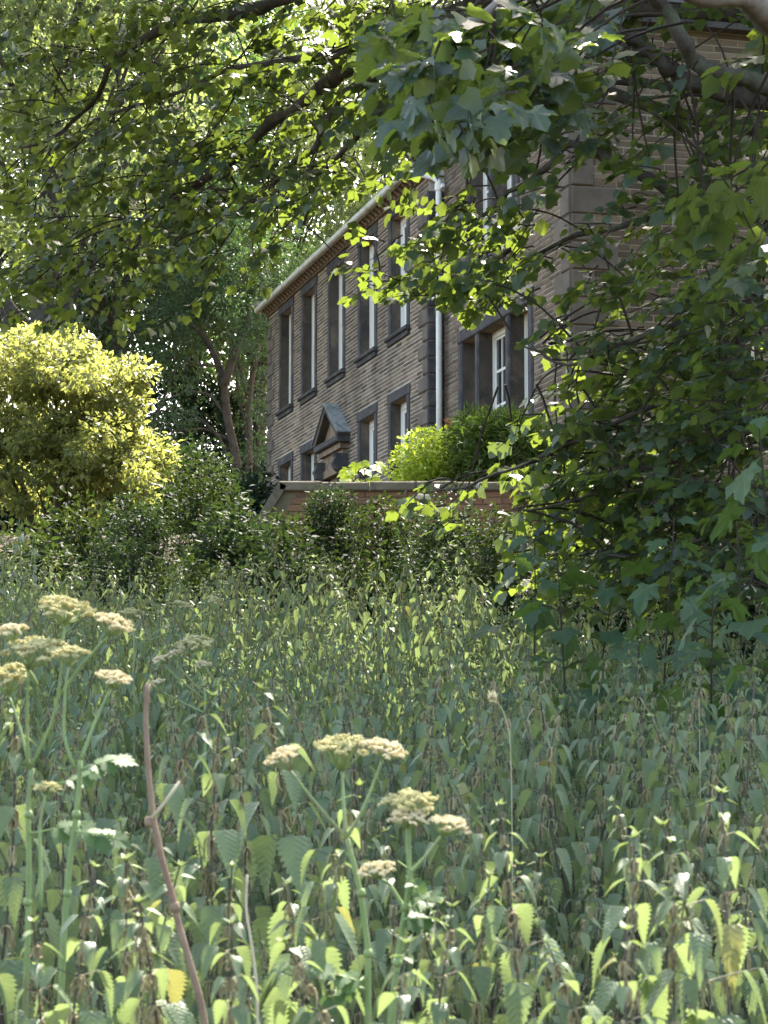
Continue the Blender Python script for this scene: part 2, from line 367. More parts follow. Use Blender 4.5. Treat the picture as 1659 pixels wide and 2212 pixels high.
def core(mb, u0, u1, z0, z1, holes, put):
    us = sorted({u0, u1, *[h[0] for h in holes], *[h[1] for h in holes]}); zs = sorted({z0, z1, *[h[2] for h in holes], *[h[3] for h in holes]})
    us = [u for u in us if u0 <= u <= u1]; zs = [z for z in zs if z0 <= z <= z1]
    for a, b in zip(us, us[1:]):
        run = None
        for c, d in zip(zs, zs[1:]):
            mid = ((a + b) / 2, (c + d) / 2)
            if any(h[0] < mid[0] < h[1] and h[2] < mid[1] < h[3] for h in holes):
                if run: put(mb, a, b, *run); run = None
            else: run = (run[0], d) if run else (c, d)
        if run: put(mb, a, b, *run)

# ---- windows
def sash_window(parent, xc, zb, zt, yw, w=1.14, reveal=.18, jw=.17):
    """dark stone surround, deep reveals, cream sash set back; local frame of the house, wall face at y = yw"""
    x0, x1 = xc - w / 2, xc + w / 2
    f = MB(); fy0, fy1 = yw + reveal, yw + reveal + .09; fw = .125
    f.box(x0, x0 + fw, fy0, fy1, zb, zt); f.box(x1 - fw, x1, fy0, fy1, zb, zt)
    f.box(x0 + fw, x1 - fw, fy0, fy1, zt - fw, zt); f.box(x0 + fw, x1 - fw, fy0, fy1, zb, zb + .07)
    win = f.build("window", M['paint'], parent)
    for s in (0, 1):
        a, b = (x0 - jw, x0) if s == 0 else (x1, x1 + jw)
        MB().stone(a, b, yw - .025, yw + reveal + .12, zb, zt, .015).build("jamb", M['dressed'], win)
    # the inner faces of the reveals are browner stone, 3 mm proud of the jambs
    MB().box(x0, x0 + .003, yw + .01, yw + reveal, zb, zt).build("reveal", M['reveal'], win)
    MB().box(x1 - .003, x1, yw + .01, yw + reveal, zb, zt).build("reveal", M['reveal'], win)
    MB().stone(x0 - jw - .07, x1 + jw + .04, yw - .028, yw + reveal + .12, zt, zt + .20, .015).build("lintel", M['dressed'], win)
    MB().box(x0, x1, yw + .01, yw + reveal, zt - .003, zt).build("soffit", M['cornice'], win)
    sl = MB(); sl.stone(x0 - jw - .04, x1 + jw + .04, yw - .10, yw + reveal + .05, zb - .08, zb, .02); sl.box(x0 - jw, x1 + jw, yw - .05, yw + .05, zb - .17, zb - .08)
    sl.build("sill", M['dressed'], win)
    zm = (zb + zt) / 2
    for k, (a, b, dy) in enumerate(((zm - .02, zt - fw, 0.0), (zb + .07, zm + .02, .035))):
        g = MB(); sx0, sx1 = x0 + fw, x1 - fw; y0 = fy0 + .02 + dy; sw = .075
        g.box(sx0, sx0 + sw, y0, y0 + .03, a, b); g.box(sx1 - sw, sx1, y0, y0 + .03, a, b)
        g.box(sx0 + sw, sx1 - sw, y0, y0 + .03, b - sw, b); g.box(sx0 + sw, sx1 - sw, y0, y0 + .03, a, a + sw)
        for q in (1, 2, 3):
            x = sx0 + sw + (sx1 - sx0 - 2 * sw) * q / 4; g.box(x - .011, x + .011, y0 + .004, y0 + .026, a + sw, b - sw)
        zc = (a + b) / 2; 
        for q in range(4):
            xa = sx0 + sw + (sx1 - sx0 - 2 * sw) * q / 4 + .011; xb = sx0 + sw + (sx1 - sx0 - 2 * sw) * (q + 1) / 4 - .011
            g.box(xa, xb, y0 + .005, y0 + .025, zc - .011, zc + .011)
        g.build("sash", M['paint'], win)
        MB().box(sx0 + sw - .004, sx1 - sw + .004, y0 + .012, y0 + .017, a + sw - .004, b - sw + .004).build("pane", M['glass'], win)
    return win
W_U = [-11.80, -9.47, -6.93, -4.35, -1.99]
LM, LW = 13.75, 6.72
holes_main = []; jw = .17; ow = 1.14
for x in W_U:
    holes_main.append((x - ow/2 - jw, x + ow/2 + jw, 9.11, 11.72))
for x in (W_U[0], W_U[1], W_U[3], W_U[4]):
    holes_main.append((x - ow/2 - jw, x + ow/2 + jw, 5.60, 8.22))
holes_main.append((-7.85, -6.01, 4.9, 8.0))
quoin_w = lambda i: .62 if i % 2 == 0 else .34
QH = .298
nq = int((11.72 - GROUND_H) / QH)
for i in range(nq):
    z = GROUND_H + i * QH
    holes_main += [(-quoin_w(i), 0.0, z, z + QH), (-LM, -LM + quoin_w(i), z, z + QH)]
mb = MB()
win_holes = [h for h in holes_main if h[1] - h[0] > .9]
core(mb, -LM, 0, GROUND_H - 1.2, 11.86, win_holes, lambda m_, a, b, c, d: m_.box(a, b, .005, .5, c, d))
mb.box(-LM, 0, 7.0, 7.4, GROUND_H - 1, 11.9); mb.box(-LM, -LM + .4, .5, 7.0, GROUND_H - 1, 11.9)   # back and far walls
mb.box(-.4, 0, .5, 7.0, GROUND_H - 1, 11.9)
main_wall = mb.build("wall", M['mortar'], house)
MB().box(-LM + .45, -.45, .9, .95, GROUND_H, 11.8).build("inner_partition", M['room'], house)
def place_bricks(stones, parent, mat, put_obj, put_box, key, limit=300, joint=.0105):
    me = get_unit_stone(mat)
    order = sorted(range(len(stones)), key=lambda i: -key(stones[i])); big = set(order[:limit])
    rest = MB(); rng = random.Random(3)
    for i, (a, b, c, d) in enumerate(stones):
        a2, b2, c2, d2 = a + joint, b - joint, c + joint, d - joint
        if b2 - a2 < .02 or d2 - c2 < .02: continue
        proud = rng.uniform(-.004, .006)
        if i in big:
            o = bpy.data.objects.new("brick", me); col.objects.link(o); o.parent = parent; put_obj(o, a2, b2, c2, d2, proud)
        else: put_box(rest, a2, b2, c2, d2, proud, rng.random())
    o = rest.build("bricks", mat, parent); o["kind"] = "stuff"
rng = random.Random(11)
st = lay(-LM, 0, GROUND_H, 11.72, QH / 4, holes_main, .24, .62, rng)
def vis_key(s):
    xm, zm = (s[0] + s[1]) / 2, (s[2] + s[3]) / 2
    if not (7.2 < zm < 11.5) or xm > -.3: return -99
    if xm > -3.4 and zm > 9.4: return -60
    return (s[1] - s[0]) * (s[3] - s[2]) * 60 + xm * .35
def put_obj_front(o, a, b, c, d, pr):
    o.location = ((a + b) / 2, .012 - pr * .25, (c + d) / 2); o.scale = (b - a, .026 + pr * .5, d - c)
place_bricks(st, main_wall, M['brick'], put_obj_front, lambda m_, a, b, c, d, pr, t: m_.box(a, b, -.001 - pr * .5, .02, c, d, t), vis_key)
for x in W_U: sash_window(house, x, 9.28, 11.52, 0.0)
for x in (W_U[0], W_U[1], W_U[3], W_U[4]): sash_window(house, x, 5.78, 8.02, 0.0)
# ---- quoins of the main block: both ends
for i in range(nq):
    z = GROUND_H + i * QH; w = quoin_w(i); w2 = quoin_w(i + 1)
    MB().stone(-w + .004, .022, -.035, .35, z + .006, z + QH - .006, .03).build("quoin", M['quoin'], house)
    MB().stone(.0, .04, -.03, .27, z + .008, z + QH - .008, .022, '+x').build("quoin_return", M['dressed'], house)
    MB().stone(-LM - .022, -LM + w - .004, -.035, .35, z + .006, z + QH - .006, .03).build("quoin", M['quoin'], house)
# ---- cornice, modillions, gutter
MB().box(-LM - .02, .05, -.06, .3, 11.722, 11.745).build("frieze", M['cornice'], house)
x = -LM + .1; rb = random.Random(5)
me_b = None
while x < -.05:
    if me_b is None:
        b_ = MB(); pr = [(0,-.02,11.80),(0,-.34,11.99),(0,-.34,12.03),(0,-.02,12.03)]
        prof = [(-.05, 11.747), (-.09, 11.752), (-.12, 11.79), (-.18, 11.82), (-.18, 11.86), (-.05, 11.86)]
        V = [(-.065, y, z) for y, z in prof] + [(.065, y, z) for y, z in prof]; n = len(prof)
        b_.add(V, [tuple(range(n)), tuple(range(2*n-1, n-1, -1))] + [(i, n + i, n + (i+1) % n, (i+1) % n) for i in range(n)])
        o = b_.build("bracket", M['cornice'], house); me_b = o.data
    else:
        o = bpy.data.objects.new("bracket", me_b); col.objects.link(o); o.parent = house
    o.location = (x, 0, 0); x += .272
MB().box(-LM - .10, .0, -.20, .35, 11.862, 11.90).build("cornice_slab", M['dressed'], house)
g = MB(); prof = [(-.205, 11.84), (-.285, 11.84), (-.315, 11.87), (-.315, 11.955), (-.29, 11.955), (-.29, 11.875), (-.205, 11.875)]
n = len(prof); V = [(-LM - .22, y, z) for y, z in prof] + [(-.02, y, z) for y, z in prof]
g.add(V, [tuple(range(n)), tuple(range(2*n-1, n-1, -1))] + [(i, (i+1) % n, n + (i+1) % n, n + i) for i in range(n)])
g.build("gutter", M['gutter'], house)
r_ = MB(); r_.add([(-LM-.1,-.26,11.96),(.0,-.26,11.96),(.0,3.6,14.3),(-LM-.1,3.6,14.3),(-LM-.1,7.9,11.95),(.0,7.9,11.95),(-LM-.1,-.26,11.93),(.0,-.26,11.93)], [(0,1,2,3),(3,2,5,4),(0,3,4,6),(1,7,5,2),(6,4,5,7),(0,6,7,1)])
r_.build("roof", M['slate'], house)
k_ = MB(); k_.box(-LM - .45, -LM - .12, -.30, .5, 12.02, 12.12); k_.box(-LM - .3, -LM - .12, -.2, .4, 11.91, 12.02); k_.build("kneeler", M['coping'], house)
# ---- doorway
dw = MB(); dx = -6.82
for s in (-1, 1): dw.box(dx + s * .76 - .16, dx + s * .76 + .16, -.16, .1, GROUND_H, 7.02)
doorway = dw.build("doorway", M['reveal'], house)
MB().box(dx - .60, dx + .60, .24, .30, GROUND_H, 6.9).build("door", M['door'], doorway)
MB().box(dx - .60, dx - .597, .01, .24, GROUND_H, 7.02).build("reveal", M['reveal'], doorway)
MB().box(dx + .46, dx + .60, .12, .2, GROUND_H, 7.02).build("door_frame", M['paint'], doorway)
MB().box(dx - .60, dx + .60, .0, .35, 7.02, 7.16).build("soffit", M['cornice'], doorway)
for s in (-1, 1):       # scrolled consoles
    c = MB(); xx = dx + s * .82
    prof = [(.0, 7.0), (-.12, 6.95), (-.20, 7.02), (-.17, 7.14), (-.26, 7.2), (-.32, 7.32), (-.26, 7.45), (-.30, 7.52), (.0, 7.52)]
    V = [(xx - .11, y, z) for y, z in prof] + [(xx + .11, y, z) for y, z in prof]; n = len(prof)
    c.add(V, [tuple(range(n)), tuple(range(2*n-1, n-1, -1))] + [(i, n + i, n + (i+1) % n, (i+1) % n) for i in range(n)]); c.build("console", M['dressed'], doorway)
e_ = MB(); e_.box(dx - .92, dx + .92, -.15, .02, 7.16, 7.32); e_.box(dx - .88, dx + .88, -.10, .02, 7.32, 7.62); e_.box(dx - .95, dx + .95, -.18, .02, 7.62, 7.74)
e_.build("entablature", M['cornice'], doorway)
MB().stone(dx - 1.05, dx + 1.05, -.27, .02, 7.74, 7.88, .025).build("pediment_base", M['dressed'], doorway)
t_ = MB(); t_.add([(dx-.94,-.10,7.88),(dx+.94,-.10,7.88),(dx,-.10,8.46),(dx-.94,.02,7.88),(dx+.94,.02,7.88),(dx,.02,8.46)], [(0,1,2),(3,5,4),(0,2,5,3),(1,4,5,2),(0,3,4,1)]); t_.build("tympanum", M['cornice'], doorway)
for s in (-1, 1):
    def q(px_, pz, y): return (dx + s * px_, y, pz)
    p_ = MB(); out = [(1.08, 7.88), (1.08, 7.93), (0.0, 8.60), (0.0, 8.47), (.90, 7.88)]
    V = [q(a, z, -.27) for a, z in out] + [q(a, z, .02) for a, z in out]; n = 5
    p_.add(V, [tuple(range(n)), tuple(range(2*n-1, n-1, -1))] + [(i, n + i, n + (i+1) % n, (i+1) % n) for i in range(n)]); p_.build("raking_cornice", M['reveal'], doorway)
    sl = MB(); out = [(1.11, 7.915), (1.11, 7.945), (0, 8.655), (0, 8.605)]
    V = [q(a, z, -.30) for a, z in out] + [q(a, z, .02) for a, z in out]; n = 4
    sl.add(V, [tuple(range(n)), tuple(range(2*n-1, n-1, -1))] + [(i, n + i, n + (i+1) % n, (i+1) % n) for i in range(n)]); sl.build("pediment_slab", M['lead'], doorway)

# ---- WING: front at y = .28 from x = 0 to LW; side wall faces the camera at x = LW
YW = .28
wh = [(.92, 4.95, 5.9, 8.78), (1.38, 4.32, 9.55, 12.62)]
wing_eave = 12.75
wq = []
for i in range(int((wing_eave - GROUND_H) / .42)):
    z = GROUND_H + i * .42; wq.append((z, .70 if i % 2 == 0 else .40, .36 if i % 2 == 0 else .74))
wholes = wh + [(LW - a, LW, z, z + .42) for z, a, b in wq]
mb = MB(); core(mb, .0, LW, GROUND_H - 1.2, wing_eave, wh, lambda m_, a, b, c, d: m_.box(a, min(b, LW - .008), YW + .006, YW + .5, c, d))
mb.add([(0, YW+.014, wing_eave), (LW, YW+.014, wing_eave), (LW/2, YW+.014, wing_eave+2.3), (0, YW+.4, wing_eave), (LW, YW+.4, wing_eave), (LW/2, YW+.4, wing_eave+2.3)], [(0,1,2),(3,5,4),(0,2,5,3),(1,4,5,2)])
wing_front = mb.build("wall", M['mortar2'], wing)
mb = MB(); mb.box(LW - .5, LW - .006, YW + .52, 13, GROUND_H - 1.2, wing_eave); mb.box(0, LW - .5, 12.6, 13, GROUND_H - 1.2, wing_eave); wing_side = mb.build("side_wall", M['mortar2'], wing)
MB().box(.2, LW - .6, YW + 1.2, YW + 1.25, GROUND_H, 12.7).build("inner_partition", M['room'], wing)
st = lay(0.04, LW, GROUND_H, wing_eave, .084, wholes, .24, .60, rng)
def kw(s):
    xm, zm = (s[0] + s[1]) / 2, (s[2] + s[3]) / 2
    return (s[1]-s[0]) * 2 + xm if 6.5 < zm < 12 else -9
place_bricks(st, wing_front, M['brick2'], lambda o, a, b, c, d, pr: (setattr(o, 'location', ((a+b)/2, YW + .012 - pr*.5, (c+d)/2)), setattr(o, 'scale', (b-a, .026+pr, d-c))),
             lambda m_, a, b, c, d, pr, t: m_.box(a, b, YW - .001 - pr, YW + .02, c, d, t), kw, 220)
st = lay(YW, 12.9, GROUND_H, wing_eave - .3, .105, [(YW, YW + b, z, z + .42) for z, a, b in wq], .28, .8, rng)
def ks(s):
    ym, zm = (s[0] + s[1]) / 2, (s[2] + s[3]) / 2
    return (s[1]-s[0]) - abs(zm - 11.2) * .6 if ym < 5 else -9
def put_side(o, a, b, c, d, pr):
    o.location = (LW - .012 + pr * .5, (a + b) / 2, (c + d) / 2); o.rotation_euler = (0, 0, math.pi / 2); o.scale = (b - a, .026 + pr, d - c)
place_bricks(st, wing_side, M['brick2'], put_side, lambda m_, a, b, c, d, pr, t: m_.box(LW - .02, LW + .001 + pr, a, b, c, d, t), ks, 120)
for i, (z, a, b) in enumerate(wq):
    MB().stone(LW - a + .005, LW - .003, YW - .03, YW + .3, z + .006, z + .414, .02).build("quoin", M['quoin'], wing)
    MB().stone(LW - .3, LW + .03, YW + .003, YW + b - .005, z + .007, z + .413, .02, '+x').build("quoin_return", M['quoin'], wing)
MB().box(LW - .1, LW + .22, YW - .1, 13.1, wing_eave - .29, wing_eave - .02).build("eaves_band", M['dressed'], wing)
r_ = MB(); e = wing_eave
r_.add([(-.2,.1,e),(LW+.35,.1,e),(LW/2,.1,e+2.55),(-.2,13.2,e),(LW+.35,13.2,e),(LW/2,13.2,e+2.55),(-.2,.1,e+.1),(LW+.35,.1,e+.1),(LW/2,.1,e+2.7),(-.2,13.2,e+.1),(LW+.35,13.2,e+.1),(LW/2,13.2,e+2.7)],
       [(1,2,8,7),(2,0,6,8),(7,8,11,10),(8,6,9,11),(1,4,5,2),(2,5,3,0),(4,10,11,5),(5,11,9,3),(1,7,10,4),(0,3,9,6)]); r_.build("roof", M['slate'], wing)
def mullion_window(x0, x1, zb, zt, lights, jamb=.17, reveal=.24):
    f = MB()
    win = None
    for k, (a, b) in enumerate(lights):
        y0 = YW + reveal; fw = .07
        f = MB(); f.box(a, a + fw, y0, y0 + .1, zb, zt); f.box(b - fw, b, y0, y0 + .1, zb, zt); f.box(a + fw, b - fw, y0, y0 + .1, zt - .1, zt); f.box(a + fw, b - fw, y0, y0 + .1, zb, zb + .08)
        if win is None: win = f.build("window", M['paint'], wing)
        else: f.build("frame", M['paint'], win)
        sa, sb, za, zc = a + fw, b - fw, zb + .08, zt - .1; y1 = y0 + .03
        s_ = MB(); s_.box(sa, sa + .045, y1, y1 + .04, za, zc); s_.box(sb - .045, sb, y1, y1 + .04, za, zc); s_.box(sa + .045, sb - .045, y1, y1 + .04, zc - .045, zc); s_.box(sa + .045, sb - .045, y1, y1 + .04, za, za + .045)
        ncol = max(1, round((sb - sa) / .34)); nrow = 4
        for q in range(1, ncol): x = sa + .045 + (sb - sa - .09) * q / ncol; s_.box(x - .014, x + .014, y1 - .006, y1 + .034, za + .045, zc - .045)
        for p in range(1, nrow):
            z = za + (zc - za) * p / nrow
            for q in range(ncol):
                xa = sa + .045 + (sb - sa - .09) * q / ncol + (.014 if q else 0); xb = sa + .045 + (sb - sa - .09) * (q + 1) / ncol - (.014 if q < ncol - 1 else 0)
                s_.box(xa, xb, y1 - .004, y1 + .032, z - .022, z + .022)
        s_.build("sash", M['paint'], win)
        for p in range(nrow):
            for q in range(ncol):
                xa = sa + .04 + (sb - sa - .08) * q / ncol; xb = sa + .04 + (sb - sa - .08) * (q + 1) / ncol - .001
                MB().box(xa, xb, y1 + .012, y1 + .017, za + (zc - za) * p / nrow + .001, za + (zc - za) * (p + 1) / nrow).build("pane", M['glass'], win)
        MB().box(a, a + .003, YW + .01, y0, zb, zt).build("reveal", M['reveal'], win); MB().box(b - .003, b, YW + .01, y0, zb, zt).build("reveal", M['reveal'], win)
        MB().box(a, b, YW + .01, y0, zt - .003, zt).build("soffit", M['cornice'], win)
    edges = [x0] + [v for ab in lights for v in ab] + [x1]
    for k in range(0, len(edges), 2):
        MB().stone(edges[k], edges[k+1], YW - .03, YW + reveal + .12, zb, zt, .03).build("mullion" if 0 < k < len(edges) - 2 else "jamb", M['dressed'], win)
    MB().stone(x0 - .02, x1 + .02, YW - .034, YW + reveal + .12, zt, zt + .22, .02).build("lintel", M['dressed'], win)
    MB().stone(x0 - .05, x1 + .05, YW - .1, YW + reveal + .05, zb - .16, zb, .02).build("sill", M['dressed'], win)
mullion_window(.92, 4.95, 6.06, 8.55, [(1.11, 1.92), (2.07, 3.58), (3.76, 4.72)])
mullion_window(1.38, 4.32, 9.72, 12.40, [(1.58, 2.72), (2.92, 4.10)])
# ---- rainwater pipe in the corner
p_ = MB(); px_, py_ = .19, .13
p_.tube([(-.16, -.26, 11.85), (-.10, -.20, 11.77), (.10, .04, 11.68), (px_, py_, 11.58), (px_, py_, 11.2), (px_, py_, 8.0), (px_, py_, 5.0)], .052, 12)
pipe = p_.build("downpipe", M['pipe'], house, True)
for z in (11.42, 6.75):
    c = MB(); c.tube([(px_, py_, z), (px_, py_, z + .13)], .07, 12); c.box(px_ + .03, px_ + .17, py_ + .02, py_ + .06, z + .03, z + .09); c.build("collar", M['pipe'], pipe)

# ================================================================== GARDEN WALL
gw = empty("garden_wall", (0, WALL_Y, 0)); tag(gw, "low red brick garden wall with pale stone coping and a sloping end", "garden wall")
WT = 4.565; WX0, WX1 = -1.13, 4.6; RX = .22; RZ = .40
c = MB(); c.add([(WX0-1.0,.02,2.0),(WX1,.02,2.0),(WX1,.02,WT-.10),(WX0-.02,.02,WT-.10),(WX0-.55,.02,WT-1.0),(WX0-1.0,.35,2.0),(WX1,.35,2.0),(WX1,.35,WT-.10),(WX0-.02,.35,WT-.10),(WX0-.55,.35,WT-1.0)],
      [(0,1,2,3,4),(9,8,7,6,5),(1,6,7,2),(2,7,8,3),(3,8,9,4),(4,9,5,0)]); gcore = c.build("wall", M['mortar2'], gw)
rb = random.Random(2); stones = lay(WX0 - .35, WX1, 2.6, WT - .105, .078, [], .17, .24, rb)
stones = [s for s in stones if s[0] > WX0 - (WT - s[3]) * .55 + .05]
place_bricks(stones, gcore, M['redbrick'], lambda o, a, b, c_, d, pr: (setattr(o, 'location', ((a+b)/2, .02 - pr*.5, (c_+d)/2)), setattr(o, 'scale', (b-a, .04+pr, d-c_))),
             lambda m_, a, b, c_, d, pr, t: m_.box(a, b, -.0 - pr, .03, c_, d, t), lambda s: s[2] * 2 - abs(s[0]) , 140, .005)
x = WX0 - .03; 
while x < WX1:
    l = rb.uniform(.45, .62); MB().stone(x, min(x + l, WX1) - .006, -.055, .42, WT - .10 + rb.uniform(-.004, .003), WT + rb.uniform(-.006, .006), .015).build("coping", M['coping'], gw); x += l
for k in range(3):      # raking coping at the end
    t0, t1 = k / 3, (k + 1) / 3 - .01
    a = np.array([WX0 - .03, WT]); b_ = np.array([WX0 - .62, WT - .98]); p0, p1 = a + (b_ - a) * t0, a + (b_ - a) * t1; n_ = np.array([.085, -.05])
    q = [p0, p1, p1 + n_, p0 + n_]; V = [(v[0], -.055, v[1]) for v in q] + [(v[0], .42, v[1]) for v in q]
    MB().add(V, [(0,1,2,3),(7,6,5,4),(0,4,5,1),(1,5,6,2),(2,6,7,3),(3,7,4,0)]).build("coping", M['coping'], gw)
# ================================================================== TREES
def wiggle(P, n, amp, seed):
    """smooth path through P with small kinks"""
    P = np.asarray(P, float); t = np.linspace(0, 1, len(P)); tt = np.linspace(0, 1, n)
    # Catmull-Rom style smoothing through repeated averaging of a dense linear path
    Q = np.stack([np.interp(tt, t, P[:, k]) for k in range(3)], -1)
    for _ in range(2): Q[1:-1] = (Q[:-2] + 2 * Q[1:-1] + Q[2:]) / 4
    rg = np.random.default_rng(seed); N = rg.normal(0, 1, Q.shape)
    for _ in range(2): N[1:-1] = (N[:-2] + N[1:-1] + N[2:]) / 3
    N[0] = 0
    return Q + N * amp
def jig(n, s): return R.normal(0, s, (n, 3))

class Leaves:
    def __init__(s): s.p = []; s.a = []; s.n = []; s.s = []
    def add(s, p, a, n, z): s.p.append(np.atleast_2d(p)); s.a.append(np.atleast_2d(a)); s.n.append(np.atleast_2d(n)); s.s.append(np.atleast_1d(z))
    def arrays(s): return np.concatenate(s.p), np.concatenate(s.a), np.concatenate(s.n), np.concatenate(s.s)
def leaf_object(name, me, p, a, n, s, parent):
    a = a / np.linalg.norm(a); sd = np.cross(a, n); sd /= np.linalg.norm(sd); nn = np.cross(sd, a)
    o = bpy.data.objects.new(name, me); col.objects.link(o); o.parent = parent
    m = Matrix(((sd[0]*s, a[0]*s, nn[0]*s, p[0]), (sd[1]*s, a[1]*s, nn[1]*s, p[1]), (sd[2]*s, a[2]*s, nn[2]*s, p[2]), (0,0,0,1)))
    o.matrix_basis = m; return o
def to_px(P):
    d = P - np.array([0, 0, EYE]); cp, sp = math.cos(PITCH), math.sin(PITCH)
    dep = d[:, 1] * cp + d[:, 2] * sp; up = -d[:, 1] * sp + d[:, 2] * cp
    return 384 + F * d[:, 0] / dep, 512 - F * up / dep, dep

# ------------------------------------------------------------------ the big sycamore on the right, hanging over the picture
syc = empty("sycamore_tree", (5.4, 13.2, float(gz(5.4, 13.2))))
tag(syc, "large sycamore whose leafy boughs hang over the house from above", "tree")
so = np.array(syc.location)
TR = np.array([5.4, 13.2])
trunk_pts = np.array([(5.4,13.2,gz(5.4,13.2)-.3),(5.35,13.1,2.6),(5.2,12.9,4.2),(5.0,12.7,6.0),(4.7,12.6,8.0),(4.6,12.8,10.5),(4.5,13,13.0)]) - so
MB().tube(wiggle(trunk_pts, 16, .02, 1), np.linspace(.38, .10, 16), 12).build("trunk", M['bark'], syc, True)
def tk(z): return np.array([np.interp(z, trunk_pts[:, 2] + so[2], trunk_pts[:, k] + so[k]) for k in range(2)] + [z])
def D(pts): return [atd(x, y, d) for x, y, d in pts]
LIMB = [   # (points in world space, radius at the trunk, radius at the tip)
    ([tk(5.2)] + D([(1700,50,8.2),(1640,25,8.0),(1560,-8,7.8),(1380,-60,7.6),(1150,-50,7.4),(1000,60,7.4)]), .085, .016),
    ([tk(4.6)] + D([(1720,215,10.2),(1659,190,10.0),(1590,160,9.9),(1545,150,9.8),(1515,155,9.7),(1503,130,9.7),(1475,70,9.6),(1440,20,9.6),(1400,-50,9.5)]), .05, .030),
    ([tk(4.5)] + D([(1700,230,10.6),(1580,220,10.5),(1500,190,10.4),(1460,165,10.4),(1430,130,10.3),(1380,105,10.3),(1338,68,10.2),(1290,20,10.1)]), .05, .030),
    ([tk(3.9)] + D([(1659,470,11.6),(1500,430,11.6),(1400,390,11.6),(1300,335,11.6),(1240,300,11.6),(1190,345,11.8),(1130,400,12.0),(1060,445,12.2),(1000,500,12.4)]), .05, .010),
    ([tk(4.6)] + D([(1500,260,11.8),(1240,180,12.2),(1090,200,12.6),(1005,260,12.8),(1008,330,12.9),(1003,430,13.0),(990,520,13.1)]), .045, .010),
    ([tk(6.0)] + D([(1250,-80,12.0),(1000,20,12.6),(813,109,13.2),(704,179,13.8),(640,238,14.2),(585,263,14.6),(496,342,15.2),(436,387,15.6),(377,446,16.0),(317,486,16.3),(208,541,16.8),(139,575,17.2)]), .075, .014),
    ([tk(6.4)] + D([(1150,-120,12.4),(800,-60,13.6),(600,0,14.6),(471,40,15.2),(362,50,15.6),(293,99,16.0),(238,134,16.4),(203,213,16.8),(149,278,17.2),(60,330,17.6)]), .07, .012),
    ([tk(5.6)] + D([(1200,0,11.6),(980,80,12.4),(813,159,13.0),(739,203,13.4),(694,293,13.8),(640,347,14.2),(560,430,14.8),(470,480,15.2)]), .05, .010),
    ([tk(5.8)] + D([(1100,20,11.8),(803,89,12.9),(709,119,13.4),(595,134,14.0),(511,144,14.6),(380,200,15.4),(200,260,16.2)]), .045, .010),
    ([tk(5.0)] + D([(1000,130,12.0),(850,200,12.8),(794,253,13.2),(764,308,13.5),(709,347,13.8),(700,397,14.0),(640,470,14.4)]), .035, .008),
    ([tk(3.9)] + D([(1659,440,11.2),(1500,450,11.4),(1380,480,11.7),(1200,520,12.1),(1040,600,12.5),(930,610,12.8),(800,600,13.2)]), .028, .006),
    ([tk(3.5)] + D([(1659,640,10.8),(1480,690,11.0),(1340,740,11.2),(1230,790,11.4),(1160,760,11.6),(1110,735,11.7)]), .026, .004),
    ([tk(3.1)] + D([(1659,780,10.6),(1450,860,10.8),(1250,950,11.1),(1050,1035,11.5),(910,1075,11.8)]), .026, .004),
    ([tk(2.9)] + D([(1659,920,10.4),(1480,980,10.6),(1300,1060,10.8),(1120,1110,11.0)]), .024, .004),
    ([tk(2.6)] + D([(1659,1060,10.2),(1500,1120,10.4),(1350,1170,10.6)]), .024, .004),
    ([tk(7.0)] + D([(1500,-250,9.5),(1100,-200,8.6),(700,-160,8.4),(300,-200,9.0)]), .07, .02),
    ([tk(7.6)] + D([(1300,-350,12.5),(800,-300,13.5),(300,-220,15.0),(-150,-150,16.5)]), .07, .02),
]
samples = []
for i, (pts, r0, r1) in enumerate(LIMB):
    P = wiggle(np.array(pts), 46, .022, 20 + i)
    rad = r0 + (r1 - r0) * np.linspace(0, 1, len(P)) ** .8
    mt = M['bark2'] if i == 0 else M['bark']
    MB().tube(P - so, rad * (1 + .12 * R.normal(0, 1, len(P))), 8).build("limb", mt, syc, True)
    samples.append(P[6:])
SAMP = np.concatenate(samples)

